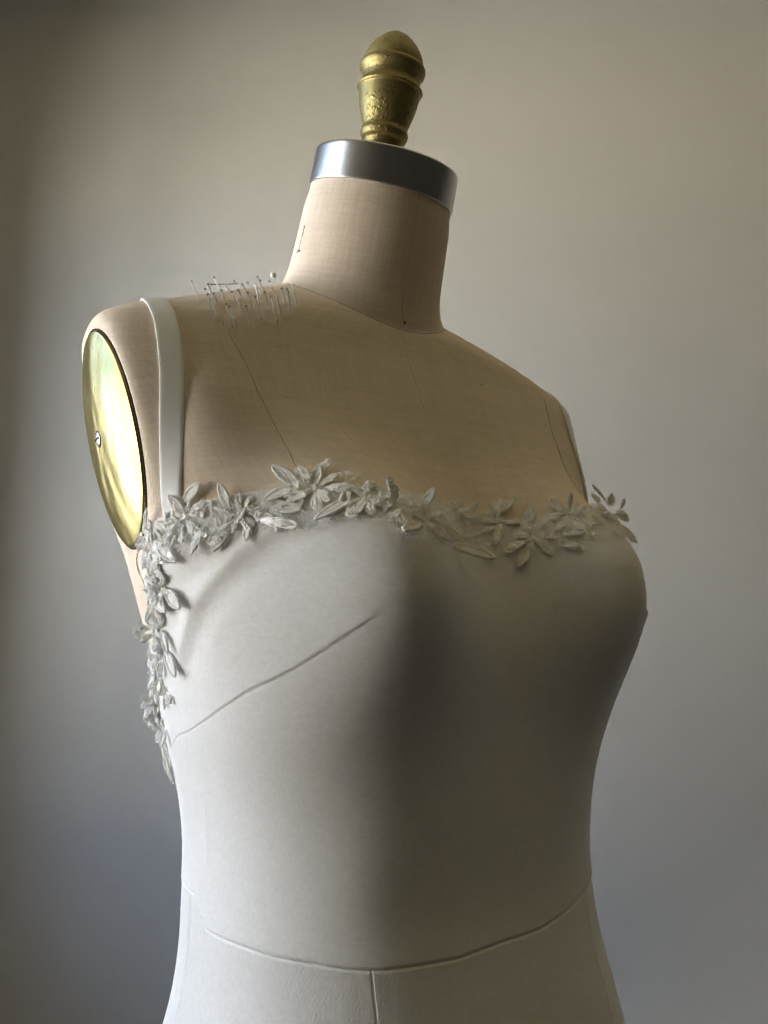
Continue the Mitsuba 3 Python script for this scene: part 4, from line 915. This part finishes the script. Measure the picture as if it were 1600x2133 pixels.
for kind, rows in DENSE:
    holder = numbered('gown__lace_' + kind)
    grouplift = rng.uniform(0.0, 0.05)
    heart = np.mean([r[1:4] for r in rows], 0)
    for i, (ty, bx, by_, bz_, tx, ty_, tz, nx, ny, nz, w) in enumerate(rows):
        b, tip, nn = np.array([bx, by_, bz_]), np.array([tx, ty_, tz]), np.array([nx, ny, nz])
        x = tip - b
        L = np.linalg.norm(x)
        if L < 0.12:
            continue
        x /= L
        eye = EYE - b
        eye /= np.linalg.norm(eye)
        nn = nn + np.array([-0.81, -0.58, 0.15]) * rng.uniform(0.15, 0.6)   # petals tilt this way and that, mostly towards the window
        nn /= np.linalg.norm(nn)
        if nn @ eye < 0.70:                                # edges of the lace stand away from the cloth
            nn = nn + eye * (0.75 - nn @ eye)
        nn = nn - x * (nn @ x)
        nn /= np.linalg.norm(nn)
        y = np.cross(nn, x)
        thr, sheet, beads, tone = petal(ty, L, max(w, 0.16), rng.uniform(0.04, 0.20) * L * (1.1 if ty in 'sr' else 0.7))
        R = np.stack([x, y, nn])
        o = b + nn * (0.09 + grouplift)
        pk = holder if kind == 'leaf' else numbered(holder + '__petal')
        if kind == 'leaf':
            pk = numbered(holder)
        put(pk, thr[0] @ R + o, thr[1], 'lace_cord' if ty in 'sl' else 'lace_thread', color=tone[:, None] * np.array([0.985, 0.98, 0.925]))
        sub = '__backing' if kind == 'leaf' else '_backing'
        if sheet is not None:
            put((pk if kind == 'leaf' else holder) + '__backing', sheet[0] @ R + o, sheet[1], 'lace_ground')
        if beads is not None:
            put(holder + '__bugle_beads', beads[0] @ R + o, beads[1], 'bead', smooth=40, kind='stuff')
    if kind == 'flower':                                   # a knot of seed beads at the heart of the flower
        nn = np.mean([r[7:10] for r in rows], 0)
        nn /= np.linalg.norm(nn)
        c0 = np.mean([r[1:4] for r in rows], 0) + nn * 0.26
        t1 = np.cross(nn, [0, 0, 1.0])
        t1 /= np.linalg.norm(t1)
        t2 = np.cross(nn, t1)
        bl = []
        for _ in range(9):
            q = c0 + t1 * rng.normal(0, 0.11) + t2 * rng.normal(0, 0.11) + nn * rng.uniform(-0.02, 0.04)
            sp = trimesh.creation.icosphere(1, rng.uniform(0.04, 0.062))
            bl.append((sp.vertices + q, sp.faces))
        put(holder + '__seed_beads', *join(bl), 'bead', kind='stuff')

bl = []
for i in range(640):
    a_, z_ = band_point(filler.uniform(), filler.uniform(0.12, 0.85))
    P_ = body(np.array([a_]), np.array([z_]))[0]
    n_ = normal(body, np.array([a_]), np.array([z_]))[0]
    sp = trimesh.creation.icosphere(1, filler.uniform(0.04, 0.062))
    bl.append((sp.vertices + P_ + n_ * filler.uniform(0.28, 0.46), sp.faces))
put('gown__scattered_beads', *join(bl), 'bead', kind='stuff', label='tiny glossy beads sewn over the lace')

for x_, y_, z_, nx, ny, nz in SEQUINS:
    nn = np.array([nx, ny, nz])
    nn /= np.linalg.norm(nn)
    t1 = np.cross(nn, [0, 0, 1.0])
    t1 /= np.linalg.norm(t1)
    R = np.stack([t1, np.cross(nn, t1), nn])
    a_ = np.linspace(0, 2 * np.pi, 24, endpoint=False)[:, None]
    rr_, hz = np.array([0.035, 0.05, 0.10, 0.125, 0.13, 0.12])[None], np.array([0.0, 0.02, 0.045, 0.03, 0.0, -0.02])[None]
    V = np.stack([rr_ * np.cos(a_), rr_ * np.sin(a_), hz + 0 * a_], -1).reshape(-1, 3)
    put('gown__sequin', V @ R + np.array([x_, y_, z_]) + nn * 0.34, lattice(24, 6, True), 'sequin')

# tulle ground: a net of fine hexagons under the embroidery
lo, hi = LO, HI
aa = np.linspace(0.93, 2.95, 900)
mid = body(aa, np.full(900, 21.3))
sa = np.r_[0, np.cumsum(np.linalg.norm(np.diff(mid, axis=0), axis=1))]
cs = 0.175
rowh = cs * 1.5 / math.sqrt(3) * 1.0
segs = []
for j in range(int(5.2 / (cs * 0.866))):
    for i in range(int(sa[-1] / cs)):
        x0, z0_ = (i + 0.5 * (j % 2)) * cs, 18.9 + j * cs * 0.866
        k0 = np.array([x0, z0_ + cs * 0.29])
        for dx, dz in ((0, -cs * 0.577), (cs * 0.5, cs * 0.289), (-cs * 0.5, cs * 0.289)):
            segs.append((k0[0], k0[1], k0[0] + dx, k0[1] + dz))
segs = np.array(segs)
mx = (segs[:, 0] + segs[:, 2]) / 2
mz = (segs[:, 1] + segs[:, 3]) / 2
ma = np.interp(mx, sa, aa)
wob = 0.12 * (meshkit.noise(np.stack([mx * 1.7, mz * 0, mx * 0], -1)) - 0.5)
keep = (mz > np.interp(ma, lo[:, 0], lo[:, 1]) + wob) & (mz < np.interp(ma, hi[:, 0], hi[:, 1]) + wob) & (mx < sa[-1] - 0.3)
segs = segs[keep]


def net_point(x, z):
    a_ = np.interp(x, sa, aa)
    return body(a_, z) + normal(body, a_, z) * (0.17 + 0.05 * meshkit.noise(np.stack([x * 0.9, z * 0.9, 0 * x], -1)) + 0.10 * np.clip((21.6 - z) / 2, 0, 1))[..., None]


p = np.stack([net_point(segs[:, 0], segs[:, 1]), net_point(segs[:, 2], segs[:, 3])], 1)
put('gown__tulle_net', *tubes(p, 0.0105, 3, (0, 1, 0)), 'tulle_thread', kind='stuff', label='fine hexagonal tulle under the lace along the neckline')
tag('gown', 'white crepe bridal gown with narrow straps and a beaded ivory lace edge', 'gown')

# ------------------------------------------------------------------ pins stuck in the shoulder
for i, (x0, y0, z0_, x1, y1, z1) in enumerate(PINS):
    b, h_ = np.array([x0, y0, z0_]), np.array([x1, y1, z1])
    d_ = h_ - b
    L = np.linalg.norm(d_)
    d_ /= L
    if i == 34:
        sp = trimesh.creation.icosphere(3, 0.21)
        k = numbered('pearl_pin')
        put(k + '__head', sp.vertices + h_, sp.faces, 'pearl')
        put(k + '__shaft', *tubes([np.stack([b - d_ * 0.3, h_])], 0.022, 8), 'steel', smooth=40)
        tag(k, 'pin with a white pearl head behind the steel pins, beside the neck', 'pin')
        continue
    dark = i in (10, 15, 19, 33)
    shaft = tubes([np.stack([b - d_ * 0.35, b + d_ * 0.5 * L, h_ - d_ * 0.03])], 0.041 if not dark else 0.028, 8)
    sp = trimesh.creation.icosphere(2, 1.0)
    R = np.stack([np.cross(d_, [1.0, 0.2, 0.1]) / np.linalg.norm(np.cross(d_, [1.0, 0.2, 0.1])), np.cross(d_, np.cross(d_, [1.0, 0.2, 0.1])) / np.linalg.norm(np.cross(d_, [1.0, 0.2, 0.1])), d_])
    head = ((sp.vertices * [0.075, 0.075, 0.05]) @ R + h_, sp.faces)
    k = numbered('pin')
    put(k + '__shaft', shaft[0], shaft[1], 'dark_steel' if i == 33 else 'steel', smooth=40)
    put(k + '__head', head[0], head[1], 'dark_steel' if i % 4 else 'steel')
    if i == 33:
        tag(k, 'dark pin lying nearly flat across the back of the pins', 'pin')
    else:
        tag(k, 'slim steel pin with a small round head, one of many stuck upright in the shoulder', 'pin', 'steel pins stuck upright in the shoulder')
